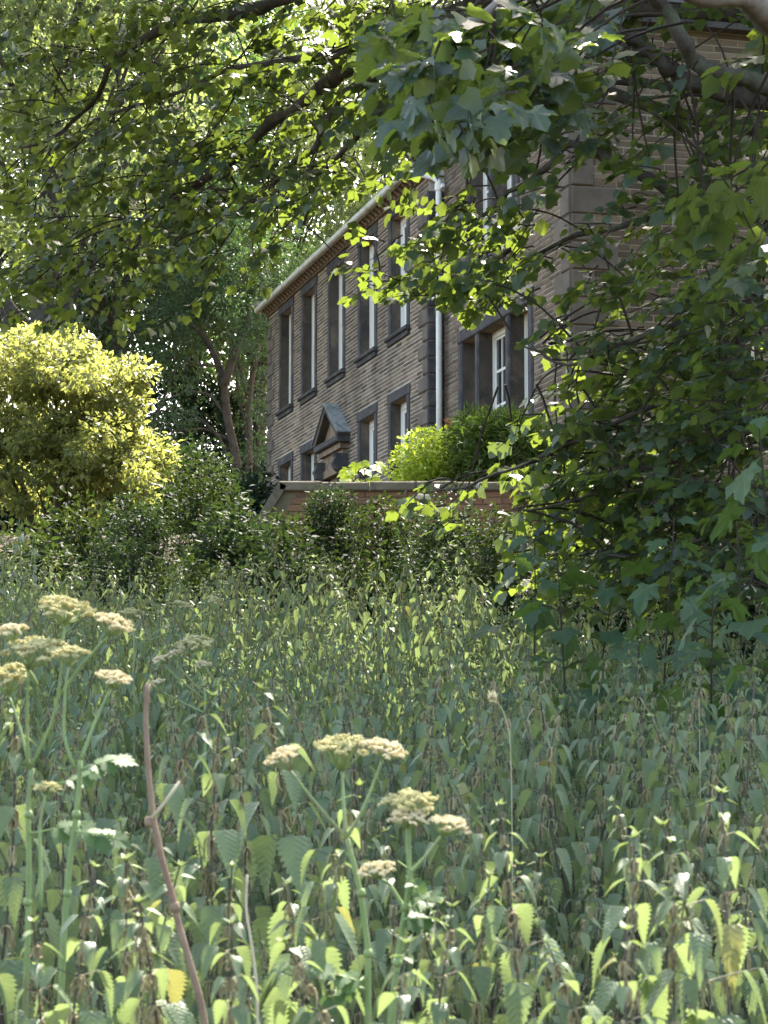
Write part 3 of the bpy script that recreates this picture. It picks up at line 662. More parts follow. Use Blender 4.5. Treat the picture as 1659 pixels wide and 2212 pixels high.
DENS = ["34556667889997433",
        "45565556789996434",
        "55654356678987556",
        "45677665421223567",
        "66677642035513578",
        "77665311499625699",
        "65431000248214799",
        "00000000000047899",
        "00000000000047999",
        "00000000000268999",
        "00000000022599999",
        "00000000002468999",
        "00000000000136899"]
def depth_at(x, y):
    if x < 850: d = 17.2 - 4.4 * max(0, x) / 850
    else: d = 12.8 - 2.4 * min(1, (x - 850) / 750)
    if 860 < x < 1340 and y < 290 and random.random() < .48: d = random.uniform(7.4, 9.2)
    elif x > 1340 and y < 700 and random.random() < .12: d = random.uniform(8.0, 9.4)
    return d + random.uniform(-.8, .8)
LV = Leaves(); twigs = MB()
def spray(p, d, L, n, s0, s1, tilt=.45, twig=True):
    d = unit(d); up0 = unit(np.array([0, 0, 1.]) + R.normal(0, .28, 3)); side = unit(np.cross(d, up0))
    path = [p + d * (L * t) + np.array([0, 0, -.12 * L * t * t]) + R.normal(0, .012, 3) for t in np.linspace(0, 1, 5)]
    if twig: twigs.tube(path, np.linspace(.006, .002, 5), 3)
    P5 = np.array(path)
    t = (np.arange(n) + R.uniform(.2, .8, n)) / n
    base = np.stack([np.interp(t, np.linspace(0, 1, 5), P5[:, k]) for k in range(3)], -1)
    sg = np.where(np.arange(n) % 2, 1., -1.)[:, None]
    pet = unit(d[None] * R.uniform(.3, 1.0, (n, 1)) + side[None] * sg * R.uniform(.5, 1.1, (n, 1)) + jig(n, .25))
    size = R.uniform(s0, s1, n)
    pos = base + pet * (size * R.uniform(.35, .8, n))[:, None] + np.array([0, 0, -.02])
    ax = pet + np.array([0, 0, -1.]) * R.uniform(.05, .8 if tilt > .3 else .45, (n, 1))
    nr = up0[None] + jig(n, tilt)
    LV.add(pos, ax, nr, size)
    return path[0]
def hook(p):
    """thin branchlet from the nearest limb to the base of a spray"""
    dd = np.linalg.norm(SAMP - p, axis=1); near_ = np.where(dd < dd.min() * 1.15 + .22)[0]; j = int(near_[R.integers(len(near_))]); q = SAMP[j]; L = dd[j]
    if L < .05: return q
    if L > .6: q = p + (q - p) * (.6 / L); L = .6
    mid = (p + q) / 2 + np.array([0, 0, .12 * L]) + R.normal(0, .05 * L, 3)
    twigs.tube(wiggle([q, mid, p], 7, .012, int(R.integers(1e6))), np.linspace(.004 + .005 * min(L, 1.5), .004, 7), 4)
    return q
BRIGHT = [(atd(1010, 570, 12.8), 1.5), (atd(730, 510, 13.4), .8), (atd(1150, 480, 12.4), .8), (atd(900, 300, 12.9), .7), (atd(1130, 640, 11.6), .5), (atd(780, 600, 13.2), .6)]  # sprays to keep sunlit: the unseen crown is opened towards the sun here
for r_i, row in enumerate(DENS):
    for c_i, ch in enumerate(row):
        dn = int(ch)
        if not dn: continue
        k = (dn / 9) ** 1.4 * (14 if c_i < 8 else 12.0 if c_i < 12 else 9.5 if r_i < 7 else 15)
        k = int(k) + (random.random() < k % 1)
        for _ in range(k):
            x = (c_i + random.random()) * 100 * 1659 / 1700; y = (r_i + random.random() * (.5 if r_i == 6 and 8 <= c_i <= 12 else 1)) * 100
            Y = depth_at(x, y); p = atd(x, y, Y)
            q = hook(p) if random.random() < (.5 if c_i < 9 else .3) else p
            dirn = (unit(p - q) * .6 if np.linalg.norm(p - q) > 1e-6 else 0) + np.array([-.75, R.normal(0, .6), -.28]) + R.normal(0, .25, 3)
            near = Y < 9.0
            L = random.uniform(.16, .32)
            spray(p - unit(dirn) * L * .5, dirn, L, random.randint(9, 14), (.042 if not near else .07), (.085 if c_i < 8 else .075 if c_i > 11 else .09) if not near else .12, .45 if c_i < 12 else .28)
# crown above and beside the picture (it shades the nettles)
for _ in range(9500):
    u = R.uniform(0, 1); Yc = R.uniform(8.5, 30.0); Xc = R.uniform(-5.5, 9.0); zc = R.uniform(5.2, 16.0)
    p = np.array([Xc, Yc, zc]); px, py, _d = to_px(p[None])
    if -90 < px[0] < 830 and py[0] > -130: continue
    if ((Xc - 3.2) / 8.7) ** 2 + ((Yc - 18.5) / 11.0) ** 2 + ((zc - 9.5) / 6.8) ** 2 > 1: continue
    if any(np.linalg.norm(np.cross(p - c, S)) < r_ for c, r_ in BRIGHT): continue
    gY = Yc - .82 * (zc - 1.4)
    if -2.0 < Xc - .18 * zc < 2.2 and R.random() < (.97 if gY < 6.0 else .45 if gY < 8.5 else 0): continue  # crown thinned so that sun reaches the front nettles
    if R.random() < .3: hook(p)
    dirn = np.array([-.6, R.normal(0, .7), -.2]) + R.normal(0, .3, 3)
    spray(p, dirn, .8, 16, .13, .20, .45, False)
for _ in range(600):        # extra lower crown out of view, added to shade the boughs nearest the camera
    p = np.array([R.uniform(.2, 5.5), R.uniform(8.6, 14), R.uniform(6.3, 9.5)]); px, py, _d = to_px(p[None])
    if p[1] - .82 * (p[2] - 1.4) < 4.7 or py[0] > -130 or any(np.linalg.norm(np.cross(p - c, S)) < r_ for c, r_ in BRIGHT): continue
    spray(p, np.array([-.6, R.normal(0, .7), -.2]) + R.normal(0, .3, 3), .8, 16, .12, .19, .45, False)
p, a, n, s = LV.arrays()
px, py, dep = to_px(p)
near = (dep < 9.2) & (px > -10) & (px < 778) & (py > -10) & (py < 700)
idx = np.where(near)[0]; idx = idx[np.argsort(-(s[idx] / dep[idx]))][:290]
mapleV, mapleT = MAPLE
def maple_variants(mat, seed):
    out = []; rg = np.random.default_rng(seed)
    for k in range(4):
        v = mapleV.copy(); v[:, 2] += rg.normal(0, .035, len(v)) * (np.abs(v[:, 0]) + .2) * 2 - rg.uniform(0, .3) * v[:, 0] ** 2 - rg.uniform(-.1, .35) * np.clip(v[:, 1], 0, 2) ** 2; v[:, :2] *= rg.uniform(.93, 1.07, (len(v), 1))
        out.append(raw_mesh("leaf", v, mapleT, np.zeros(len(v)), [mat], True, None, mapleV[:, :2]))
    return out
me_leaf = maple_variants(M['sycnear'], 3)
for i in idx: leaf_object("leaf", me_leaf[i % 4], p[i] - so, a[i], n[i], s[i], syc)
rest = np.ones(len(p), bool); rest[idx] = False
inview = (px > -40) & (px < 808) & (py > -40)
for sel, tm_ in ((rest & inview, MAPLE_LOW), (rest & ~inview, MAPLE_TINY)):
    V, T, tt = cloud(tm_, p[sel] - so, a[sel], n[sel], s[sel], R.random(sel.sum()))
    o = link("crown", raw_mesh("crown", V, T, tt, [M['syc']]), syc); o["kind"] = "stuff"
o = twigs.build("twigs", M['twig'], syc); o.location = -so; o["kind"] = "stuff"
print("sycamore leaves", len(p), len(T))

# ------------------------------------------------------------------ woodland trees and shrubs
def clump_leaves(centres, radii, per, s0, s1, upb=.5, flat=1.0):
    n = len(centres) * per
    c = np.repeat(centres, per, 0); r = np.repeat(radii, per)
    d = unit(R.normal(0, 1, (n, 3))); rr = r * R.uniform(.45, 1.0, n) ** .6
    off = d * rr[:, None]; off[:, 2] *= flat
    pos = c + off
    nr = unit(d * (1 - upb) + np.array([0, 0, upb]) + jig(n, .5)); ax = unit(d + jig(n, .8) + np.array([0, 0, -.35]))
    return pos, ax, nr, R.uniform(s0, s1, n)
def foliage(name, parent, mat, tm, arr, origin):
    p, a, n, s = arr
    V, T, tt = cloud(tm, p - origin, a, n, s, R.random(len(p)))
    o = link(name, raw_mesh(name, V, T, tt, [mat]), parent); o["kind"] = "stuff"; return o
def tree(label, px, Y, h, crown, mat, n_cl, per, s0, s1, rc, trunk_r=.3, group=None, tm=OVAL2, base_z=None, name="woodland_tree", bark='bark', zmin=.3):
    """crown: (rx, ry) radius and the crown starts at zmin * h"""
    b = at(px, 600, Y); x0, y0 = b[0], b[1]; z0 = float(gz(x0, y0))
    t = empty(name, (x0, y0, z0)); tag(t, label, "tree", group); org = np.array([x0, y0, z0])
    lean = R.normal(0, .04, 2)
    tp = wiggle([(0,0,-.3),(lean[0]*h*.3,lean[1]*h*.3,h*.3),(lean[0]*h*.6,lean[1]*h*.6,h*.6),(lean[0]*h,lean[1]*h,h*.93)], 12, .05, int(R.integers(1e6)))
    MB().tube(tp, np.linspace(trunk_r, .05, 12), 9).build("trunk", M[bark], t, True)
    rx, ry = crown; zc = h * (zmin + 1) / 2; rz = h * (1 - zmin) / 2
    d = unit(R.normal(0, 1, (n_cl, 3))); rr = R.uniform(.25, 1, n_cl) ** .5
    cen = np.stack([d[:, 0] * rr * rx, d[:, 1] * rr * ry, zc + d[:, 2] * rr * rz], -1)
    lm = MB()
    for c in cen[::max(1, n_cl // 40)]:
        k = int(np.clip((c[2] / h - .18) * 12, 1, 10)); b0 = tp[k]
        lm.tube(wiggle([b0, (b0 + c) / 2 + np.array([0, 0, -.03 * h]), c], 6, .06, int(R.integers(1e6))), np.linspace(trunk_r * .3, .02, 6), 5)
    lm.build("limbs", M[bark], t)
    rad = rc * R.uniform(.6, 1.3, n_cl)
    foliage("crown", t, mat, tm, clump_leaves(cen + org, rad, per, s0, s1, .45, .6), org)
    return t
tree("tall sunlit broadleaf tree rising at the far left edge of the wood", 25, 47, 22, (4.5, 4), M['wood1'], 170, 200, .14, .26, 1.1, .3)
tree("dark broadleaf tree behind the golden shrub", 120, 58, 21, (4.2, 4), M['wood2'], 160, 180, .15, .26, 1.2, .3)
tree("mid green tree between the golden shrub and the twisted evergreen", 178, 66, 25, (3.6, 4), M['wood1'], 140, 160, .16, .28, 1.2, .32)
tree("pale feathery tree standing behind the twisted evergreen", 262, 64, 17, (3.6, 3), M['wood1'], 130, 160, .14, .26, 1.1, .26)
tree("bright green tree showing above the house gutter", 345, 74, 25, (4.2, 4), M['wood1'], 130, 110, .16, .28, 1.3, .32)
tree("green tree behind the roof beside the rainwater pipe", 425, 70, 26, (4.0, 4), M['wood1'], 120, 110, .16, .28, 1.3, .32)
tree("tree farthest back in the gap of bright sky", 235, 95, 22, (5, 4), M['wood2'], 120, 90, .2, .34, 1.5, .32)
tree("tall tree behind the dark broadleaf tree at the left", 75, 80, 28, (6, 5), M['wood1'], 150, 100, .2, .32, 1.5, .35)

tree("broadleaf tree beside the wing's side wall, out at the right", 1010, 27.5, 13.5, (3.4, 3.2), M['wood2'], 120, 100, .14, .24, 1.0, .28)  # stands out of view, added for the shade it casts on the bank
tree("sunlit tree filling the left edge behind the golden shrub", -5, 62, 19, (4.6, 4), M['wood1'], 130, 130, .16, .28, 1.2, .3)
def shrub(name, label, x, ytop, Y, w, mat, n_cl, per, s0, s1, rc, tm=OVAL, ybot=None, cat="bush", group=None, depth=.8, upb=.55, stemmat='bark', nst=7, flat=.75):
    """rounded bush: x, ytop, w (and ybot) in picture units at depth Y give its real size"""
    top = atd(x, ytop, Y); half = abs(atd(x + w / 2, ytop, Y)[0] - top[0]); z0 = float(gz(top[0], Y))
    if ybot is not None: z0 = max(z0, atd(x, ybot, Y)[2])
    t = empty(name, (top[0], Y, z0)); tag(t, label, cat, group); org = np.array([top[0], Y, z0]); h = top[2] - z0
    d = unit(R.normal(0, 1, (n_cl, 3))); d[:, 2] = np.abs(d[:, 2]) ** .8 * np.where(R.random(n_cl) < .12, .2, 1); rr = R.uniform(.35, 1, n_cl) ** .45
    cen = np.stack([d[:, 0] * rr * (half - rc * .6), d[:, 1] * rr * half * depth, d[:, 2] * rr * (h - rc * .6) + .12 * h], -1)
    st = MB()
    for c in cen[::max(1, n_cl // nst)]:
        st.tube(wiggle([(R.normal(0, .1), R.normal(0, .1), -.1), c * np.array([.4, .4, .5]), c], 6, .03, int(R.integers(1e6))), np.linspace(.014 + .012 * h, .005, 6), 4)
    st.build("stems", M[stemmat], t)
    foliage("foliage", t, mat, tm, clump_leaves(cen + org, rc * R.uniform(.7, 1.25, n_cl), per, s0, s1, upb, flat), org)
    return t
gs = empty("golden_shrub", (atd(130, 1100, 30)[0], 30, float(gz(atd(130, 1100, 30)[0], 30)))); go = np.array(gs.location); tag(gs, "large golden green shrub glowing in the sun at the left", "shrub"); cen = []; gst = MB()
for x, y, w, hh, k in ((40,800,110,55,24),(165,785,85,45,18),(110,755,60,40,8),(235,860,70,60,16),(290,970,45,40,10),(120,890,190,80,70),(220,970,110,50,26),(60,1010,150,60,26),(240,1040,90,40,14),(130,1080,160,40,18),(-60,880,60,120,20)):
    for _ in range(k):
        c = atd(x + R.uniform(-1, 1) * w, y + R.uniform(-1.1, 1.1) * hh, 30 + R.normal(0, .6)); cen.append(c)
        if len(cen) % 14 == 0: gst.tube(wiggle([(R.normal(0, .15), R.normal(0, .15), -.1), (c - go) * np.array([.5, .5, .55]), c - go], 7, .05, int(R.integers(1e6))), np.linspace(.05, .008, 7), 5)
gst.build("stems", M['bark'], gs); foliage("foliage", gs, M['golden'], OVAL2, clump_leaves(np.array(cen), R.uniform(.10, .42, len(cen)), 130, .055, .125, .45, .7), go)
# twisted evergreen with bare stems beside the house
yew = empty("twisted_evergreen", tuple(atd(520, 1010, 56)[:2]) + (float(gz(atd(520,1010,56)[0], 56)),)); yo = np.array(yew.location)
tag(yew, "evergreen tree with several bare twisted trunks beside the far house corner", "tree")
for pts, r0, r1 in (([(512,1120),(515,1010),(505,960),(490,900),(485,850),(480,800),(455,750),(430,710),(395,690),(350,650)], .13, .05),
                    ([(528,1120),(535,1010),(540,950),(535,880),(545,800),(560,740),(572,700),(570,640)], .11, .045),
                    ([(486,830),(510,760),(532,700),(545,620),(540,560)], .11, .04),
                    ([(500,1000),(470,940),(430,900),(380,880),(325,895)], .05, .012), ([(490,900),(450,850),(400,845),(340,870)], .045, .012),
                    ([(497,950),(440,925),(390,930),(350,920)], .04, .012), ([(540,900),(560,860),(575,850)], .04, .02), ([(478,790),(430,790),(380,770),(350,775)], .04, .012)):
    P = np.array([atd(x, y, 56 + R.normal(0, .25)) for x, y in pts]) - yo
    MB().tube(wiggle(P, 22, .02, int(R.integers(1e6))), np.linspace(r0, r1, 22), 8).build("trunk" if r0 > .1 else "branch", M['bark3'], yew, True)
cen = []; 
for x, y, w, hh, k in ((430,640,120,70,26),(520,590,90,80,34),(560,660,50,80,22),(390,690,70,50,14),(360,900,60,40,7),(350,760,60,70,12),(470,560,90,60,20),(590,560,70,60,16),(545,760,40,60,10),(575,920,30,90,10),(520,1060,90,40,14)):
    for _ in range(k): cen.append(atd(x + R.uniform(-w, w) , y + R.uniform(-hh, hh), 56 + R.normal(0, 1.3)))
foliage("crown", yew, M['evergreen'], OVAL2, clump_leaves(np.array(cen), R.uniform(.35, .7, len(cen)), 130, .06, .14, .5, .5), yo)
# dark understorey below the wood
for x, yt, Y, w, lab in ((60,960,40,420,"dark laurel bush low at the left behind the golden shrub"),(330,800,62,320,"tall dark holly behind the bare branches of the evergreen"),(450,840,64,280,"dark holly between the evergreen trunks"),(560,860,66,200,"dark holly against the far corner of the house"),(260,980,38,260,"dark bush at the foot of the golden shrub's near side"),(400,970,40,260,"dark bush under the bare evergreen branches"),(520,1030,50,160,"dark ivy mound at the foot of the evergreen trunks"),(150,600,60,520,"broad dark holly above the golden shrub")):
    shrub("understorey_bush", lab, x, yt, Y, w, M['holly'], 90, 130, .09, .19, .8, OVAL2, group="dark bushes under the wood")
# bramble bank between the nettles and the garden wall
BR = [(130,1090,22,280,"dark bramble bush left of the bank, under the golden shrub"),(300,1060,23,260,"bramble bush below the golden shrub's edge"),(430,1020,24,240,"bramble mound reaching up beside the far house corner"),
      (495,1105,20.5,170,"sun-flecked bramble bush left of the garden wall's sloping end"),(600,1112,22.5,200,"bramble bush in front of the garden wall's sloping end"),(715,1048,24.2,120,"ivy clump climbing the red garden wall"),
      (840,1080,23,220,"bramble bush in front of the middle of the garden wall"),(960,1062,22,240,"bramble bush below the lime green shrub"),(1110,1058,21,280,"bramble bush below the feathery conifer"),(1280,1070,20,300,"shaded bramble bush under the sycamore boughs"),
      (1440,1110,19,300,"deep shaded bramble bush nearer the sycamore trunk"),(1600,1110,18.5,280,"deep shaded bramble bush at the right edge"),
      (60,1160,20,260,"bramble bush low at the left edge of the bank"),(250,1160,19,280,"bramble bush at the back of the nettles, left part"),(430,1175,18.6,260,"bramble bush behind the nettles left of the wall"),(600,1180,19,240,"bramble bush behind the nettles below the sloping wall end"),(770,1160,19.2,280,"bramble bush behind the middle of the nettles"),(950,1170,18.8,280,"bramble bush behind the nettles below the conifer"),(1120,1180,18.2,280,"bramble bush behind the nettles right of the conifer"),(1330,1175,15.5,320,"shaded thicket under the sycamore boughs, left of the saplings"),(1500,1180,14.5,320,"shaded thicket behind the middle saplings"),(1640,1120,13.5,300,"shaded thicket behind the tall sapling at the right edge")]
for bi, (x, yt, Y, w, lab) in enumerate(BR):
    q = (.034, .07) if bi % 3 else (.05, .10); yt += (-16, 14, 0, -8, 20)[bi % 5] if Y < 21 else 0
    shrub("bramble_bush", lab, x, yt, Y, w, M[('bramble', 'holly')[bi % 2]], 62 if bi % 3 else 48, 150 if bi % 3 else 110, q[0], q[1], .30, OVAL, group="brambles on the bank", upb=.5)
# garden plants above the wall
shrub("lime_shrub", "lime green shrub in full sun above the garden wall", 930, 940, 28, 200, M['lime'], 30, 170, .04, .085, .26, OVAL2, ybot=1060, upb=.5, cat="shrub")
shrub("conifer_bush", "feathery dark green conifer bush below the wing window", 1085, 878, 27.5, 270, M['cypress'], 44, 220, .07, .15, .30, (OVAL2[0] * np.array([.45, 1.2, 1]), OVAL2[1]), ybot=1060, upb=.15, flat=.95, cat="shrub")
vine = empty("vine_plant", tuple(atd(790, 1060, 25.7))); vo = np.array(vine.location); tag(vine, "small yellow green vine with broad leaves above the wall", "plant")
me_v = raw_mesh("leaf", mapleV, mapleT, np.zeros(len(mapleV)), [M['lime']], True); vs = MB()
for i in range(24):
    x, y = 740 + R.uniform(0, 85), R.uniform(1003, 1036) + 8
    if i < 5: x, y = 770 + i * 12, 1000 + R.uniform(-4, 6)
    pp = atd(x, y, 25.7 + R.uniform(-.15, .15)); leaf_object("leaf", me_v, pp - vo, np.array([R.normal(0, .6), -.3, -.4]), np.array([R.normal(0, .4), -.5, .8]), R.uniform(.10, .17), vine)
    vs.tube([np.zeros(3), (pp - vo) * .6 + R.normal(0, .02, 3), pp - vo], .006, 4)
vs.build("stems", M['twig'], vine)
for x, y, lab in ((968, 905, "rusty brown flower plume beside the rainwater pipe"), (888, 968, "rusty brown flower plume left of the lime green shrub"), (918, 945, "rusty brown flower plume at the top of the lime green shrub")):
    b0 = atd(x + 14, y + 60, 28.3); tp = atd(x, y, 28.3); pl = empty("flower_plume", tuple(b0)); tag(pl, lab, "flower", "rusty flower plumes above the wall")
    MB().tube([np.zeros(3), (tp - b0) * .5, tp - b0], [.008, .006, .003], 4).build("stalk", M['dry'], pl)
    ts = R.uniform(.45, 1.0, 90)[:, None]; pp = ts * (tp - b0)[None] + jig(90, .035) * (1.25 - ts)
    foliage("plume", pl, M['rust'], OVAL2, (pp + b0, jig(90, 1), jig(90, 1), R.uniform(.03, .06, 90)), b0)
# ================================================================== SYCAMORE SAPLINGS
me_sap = maple_variants(M['sycyoung'], 9)
def sapling(label, x, ytop, Y, seed, s=.17, nodes=7, dz=.13):
    rg = np.random.default_rng(seed); top = atd(x, ytop, Y); z0 = float(gz(top[0], Y)); h = top[2] - z0
    t = empty("sycamore_sapling", (top[0], Y, z0)); tag(t, label, "sapling", "sycamore saplings among the nettles")
    st = wiggle([(rg.normal(0, .15), rg.normal(0, .1), -.05), (rg.normal(0, .06), 0, h * .5), (0, 0, h)], 8, .012, seed)
    sm = MB(); sm.tube(st, np.linspace(.007, .003, 8), 6)
    k = 0
    for i in range(nodes):
        z = h - .02 - i * dz * (1 + .06 * i)
        if z < .12: break
        c = np.array([np.interp(z, st[:, 2], st[:, q]) for q in range(3)])
        for sgn in (0, 1):
            ang = i * math.pi / 2 + sgn * math.pi + rg.normal(0, .3) + seed
            d = np.array([math.cos(ang), math.sin(ang), 0]); size = s * .8 * (.45 + .55 * min(1, i / 2.2)) * rg.uniform(.85, 1.2)
            pl = size * rg.uniform(.5, .9); e = c + d * pl + np.array([0, 0, pl * .35])
            sm.tube([c, (c + e) / 2 + np.array([0, 0, .01]), e], .0025, 3)
            leaf_object("leaf", me_sap[(i + sgn + seed) % 4], e, d + np.array([0, 0, -.05 - rg.uniform(0, .9)]), np.array([0, 0, 1]) + d * .15 + rg.normal(0, .35, 3), size, t)
    sm.build("stem", M['twig'], t)
for i, (x, y, Y, s, nn, lab) in enumerate([(1453,1118,9.2,.19,6,"sycamore sapling with a bright sunlit top leaf above the nettles"),(1150,1160,10.0,.19,5,"sycamore sapling standing at the left of the sapling row, under the conifer"),
     (1645,905,7.6,.19,9,"tall sycamore sapling at the right edge of the picture"),(1545,1240,8.0,.20,6,"broad-leaved sycamore sapling among the nettles, low at the right"),(1210,1215,9.4,.16,5,"small sycamore sapling with pale top leaves beside the left one"),
     (1385,1385,8.4,.13,4,"lowest sycamore sapling, pale, between nettle tops"),(1600,1130,8.8,.18,7,"sycamore sapling behind the tall one at the right edge"),(1330,1230,10.4,.16,5,"shaded sycamore sapling at the back under the boughs"),(1500,1290,8.6,.17,5,"sycamore sapling half hidden between two broad-leaved ones")]):
    sapling(lab, x, y, Y, 40 + i, s, nn + (2 if i in (1, 4, 7) else 5), .085)

# ================================================================== NETTLES
def proto(seed, nodes=11, H=1.2, seedy=.6, green=False, lf=1.0):
    """a nettle of height H as lists: stem path, leaves (pos, axis, normal, size), tassel strings"""
    rg = np.random.default_rng(seed); a0 = rg.uniform(0, 6.28)
    path = wiggle([(0,0,-.05),(rg.normal(0,.03),rg.normal(0,.03),H*.4),(rg.normal(0,.05),rg.normal(0,.05),H*.75),(rg.normal(0,.07),rg.normal(0,.07),H)], 9, .004, seed)
    lv = []; tip = []; tas = []
    zs = H - .004 - np.cumsum([.014, .026, .034, .044, .054, .064, .070, .076, .080, .082, .084, .086, .088, .09][:nodes])
    for i, z in enumerate(zs):
        c = np.array([np.interp(z, path[:, 2], path[:, q]) for q in range(3)])
        for sgn in (0, 1):
            if rg.random() < .03 + .014 * i: continue
            ang = a0 + i * math.pi / 2 + sgn * math.pi + rg.normal(0, .22); d = np.array([math.cos(ang), math.sin(ang), 0])
            size = (.022, .030, .040, .052, .064, .076, .084, .09, .093, .093, .093, .09, .085, .08)[i] * rg.uniform(.85, 1.25) * lf
            pl = size * (.28 + .25 * min(1, i / 6)); e = c + d * pl + np.array([0, 0, pl * .3])
            droop = .15 + .24 * i + rg.uniform(-.15, .5)
            ax = unit(d + np.array([0, 0, -droop])); nr = unit(np.array([0, 0, 1.]) + d * (.3 + .8 * droop) + rg.normal(0, .18, 3))
            (tip if i < 1 else lv).append((e, ax, nr, size, c))
            if 1 <= i <= 8 and rg.random() < seedy:
                for q in range(6):
                    w2 = rg.uniform(0, 6.28); d2 = np.array([math.cos(w2), math.sin(w2), 0]); L = rg.uniform(.02, .048) * (.6 + .06 * i); o2 = rg.uniform(.003, .010) * (.7 + .1 * i)
                    tas.append([c, c + d2 * o2 + np.array([0, 0, .001]), c + d2 * o2 * 1.2 + rg.normal(0, .003, 3) + np.array([0, 0, -L * .5]), c + d2 * o2 * 1.1 + rg.normal(0, .004, 3) + np.array([0, 0, -L])])
    for q in range(4):
        ang = a0 + q * 1.57 + .7; d = np.array([math.cos(ang), math.sin(ang), 0])
        tip.append((path[-1] + np.array([0, 0, -.004]), unit(d * .8 + np.array([0, 0, rg.uniform(.1, 1.1)])), unit(np.array([0, 0, 1.]) - d * rg.uniform(-.2, .8)), rg.uniform(.018, .028), path[-1]))
    return dict(H=H, path=path, lv=lv, tip=tip, tas=tas, green=green)
PROTO = [proto(100 + i, 12 + i % 3, 1.2, (.75, .45, .85, .25, .6, .9)[i % 6], i % 3 == 1) for i in range(9)] + [proto(200 + i, 11 + i % 3, 1.2, (.95, .8, .9, .6, .85)[i], i == 3, 1.24) for i in range(5)]
net_me = [raw_mesh("leaf", v, t, np.zeros(len(v)), [M['nettle']], False, None, uv) for v, t, uv in NET]
net_tip = raw_mesh("tip_leaf", NET[2][0], NET[2][1], np.zeros(len(NET[2][0])), [M['nettletip']], False, None, NET[2][2])
def stem_mb(pr, n=5, r=.0042):
    m_ = MB(); m_.tube(pr['path'], np.linspace(r, r * .45, len(pr['path'])), n, .5)
    for (e, ax, nr, s, c) in pr['lv']: m_.tube([c, e], [.0014, .001], 3, .5, 0, False)
    return m_
def tas_mb(pr, n=3, rg=None):
    m_ = MB(); rg = rg or np.random.default_rng(5)
    for s in pr['tas']:
        P = wiggle(s, 8, .003, int(rg.integers(1e6))); m_.tube(P, .0009 + .0018 * rg.random(8), n, float(rg.random()), 0, False)
    return m_
def as_arr(L): return [np.array([l[k] for l in L]) for k in range(4)]
# shared part meshes of each prototype
for i, pr in enumerate(PROTO):
    o = stem_mb(pr).build("stem", M['stem'] if i % 2 else M['stemfar']); pr['stem'] = o.data; bpy.data.objects.remove(o)
    o = tas_mb(pr).build("seed_tassels", M['tasselg'] if pr['green'] else M['tassel']); pr['tasm'] = o.data; bpy.data.objects.remove(o)
    Vs, Ts, ts, us = [], [], [], []; off = 0
    for k in range(3):
        sub = [l for j, l in enumerate(pr['lv']) if j % 3 == k]
        if not sub: continue
        V, T, tt = cloud((NET[k][0], NET[k][1]), *as_arr(sub), np.random.default_rng(i * 3 + k).random(len(sub))); Vs.append(V); Ts.append(T + off); ts.append(tt); us.append(np.tile(NET[k][2], (len(sub), 1))); off += len(V)
    pr['fol'] = raw_mesh("foliage", np.concatenate(Vs), np.concatenate(Ts), np.concatenate(ts), [M['nettle']], False, None, np.concatenate(us))
    V, T, tt = cloud((NET[2][0], NET[2][1]), *as_arr(pr['tip']), np.random.default_rng(i).random(len(pr['tip'])))
    pr['tipm'] = raw_mesh("tip", V, T, tt, [M['nettletip']], False, None, np.tile(NET[2][2], (len(pr['tip']), 1)))
    # far version
    V1, T1, t1 = cloud(NET_LOW, *as_arr(pr['lv'] + pr['tip']), np.random.default_rng(i).random(len(pr['lv']) + len(pr['tip'])))
    m_ = MB(); m_.tube(pr['path'][::2], np.linspace(.0038, .002, len(pr['path'][::2])), 3, .5, 0, False); V2 = np.concatenate(m_.v); T2 = np.array([(f[0], f[1], f[2]) for f in m_.f] + [(f[0], f[2], f[3]) for f in m_.f])
    V3, T3 = [], []
    for s in pr['tas'][::4]:
        k = len(V3); w = np.array([.0022, .0008, 0]); V3 += [s[1] - w, s[1] + w, s[3] - w, s[3] + w, s[1] - w[[1, 0, 2]], s[1] + w[[1, 0, 2]], s[3] - w[[1, 0, 2]], s[3] + w[[1, 0, 2]]]; T3 += [(k, k+1, k+3), (k, k+3, k+2), (k+4, k+5, k+7), (k+4, k+7, k+6)]
    V3 = np.array(V3).reshape(-1, 3); T3 = np.array(T3, int).reshape(-1, 3)
    pr['far'] = (np.concatenate([V1, V2, V3]), np.concatenate([T1, T2 + len(V1), T3 + len(V1) + len(V2)]), np.concatenate([t1, np.full(len(V2), .5), np.random.default_rng(i).random(len(V3))]),
                 np.concatenate([np.zeros(len(T1), int), np.full(len(T2), 1), np.full(len(T3), 2 if i % 3 == 0 else 3)]))
def nettle(pr, X, Y, z0, sc_, rz, label, split, group="stinging nettles in the front of the patch", lean=(0, 0)):
    t = empty("stinging_nettle", (X, Y, z0), rz); t.scale = (sc_,) * 3; t.rotation_euler = (lean[0], lean[1], rz); tag(t, label, "nettle", group)
    link("stem", pr['stem'], t); 
    if len(pr['tas']): link("seed_tassels", pr['tasm'], t)["kind"] = "stuff"
    if split:
        for j, (e, ax, nr, s, c) in enumerate(pr['lv']): leaf_object("leaf", net_me[j % 3], e, ax, nr, s, t)
        link("tip", pr['tipm'], t)["kind"] = "stuff"
    else:
        link("foliage", pr['fol'], t)["kind"] = "stuff"; link("tip", pr['tipm'], t)["kind"] = "stuff"
    return t
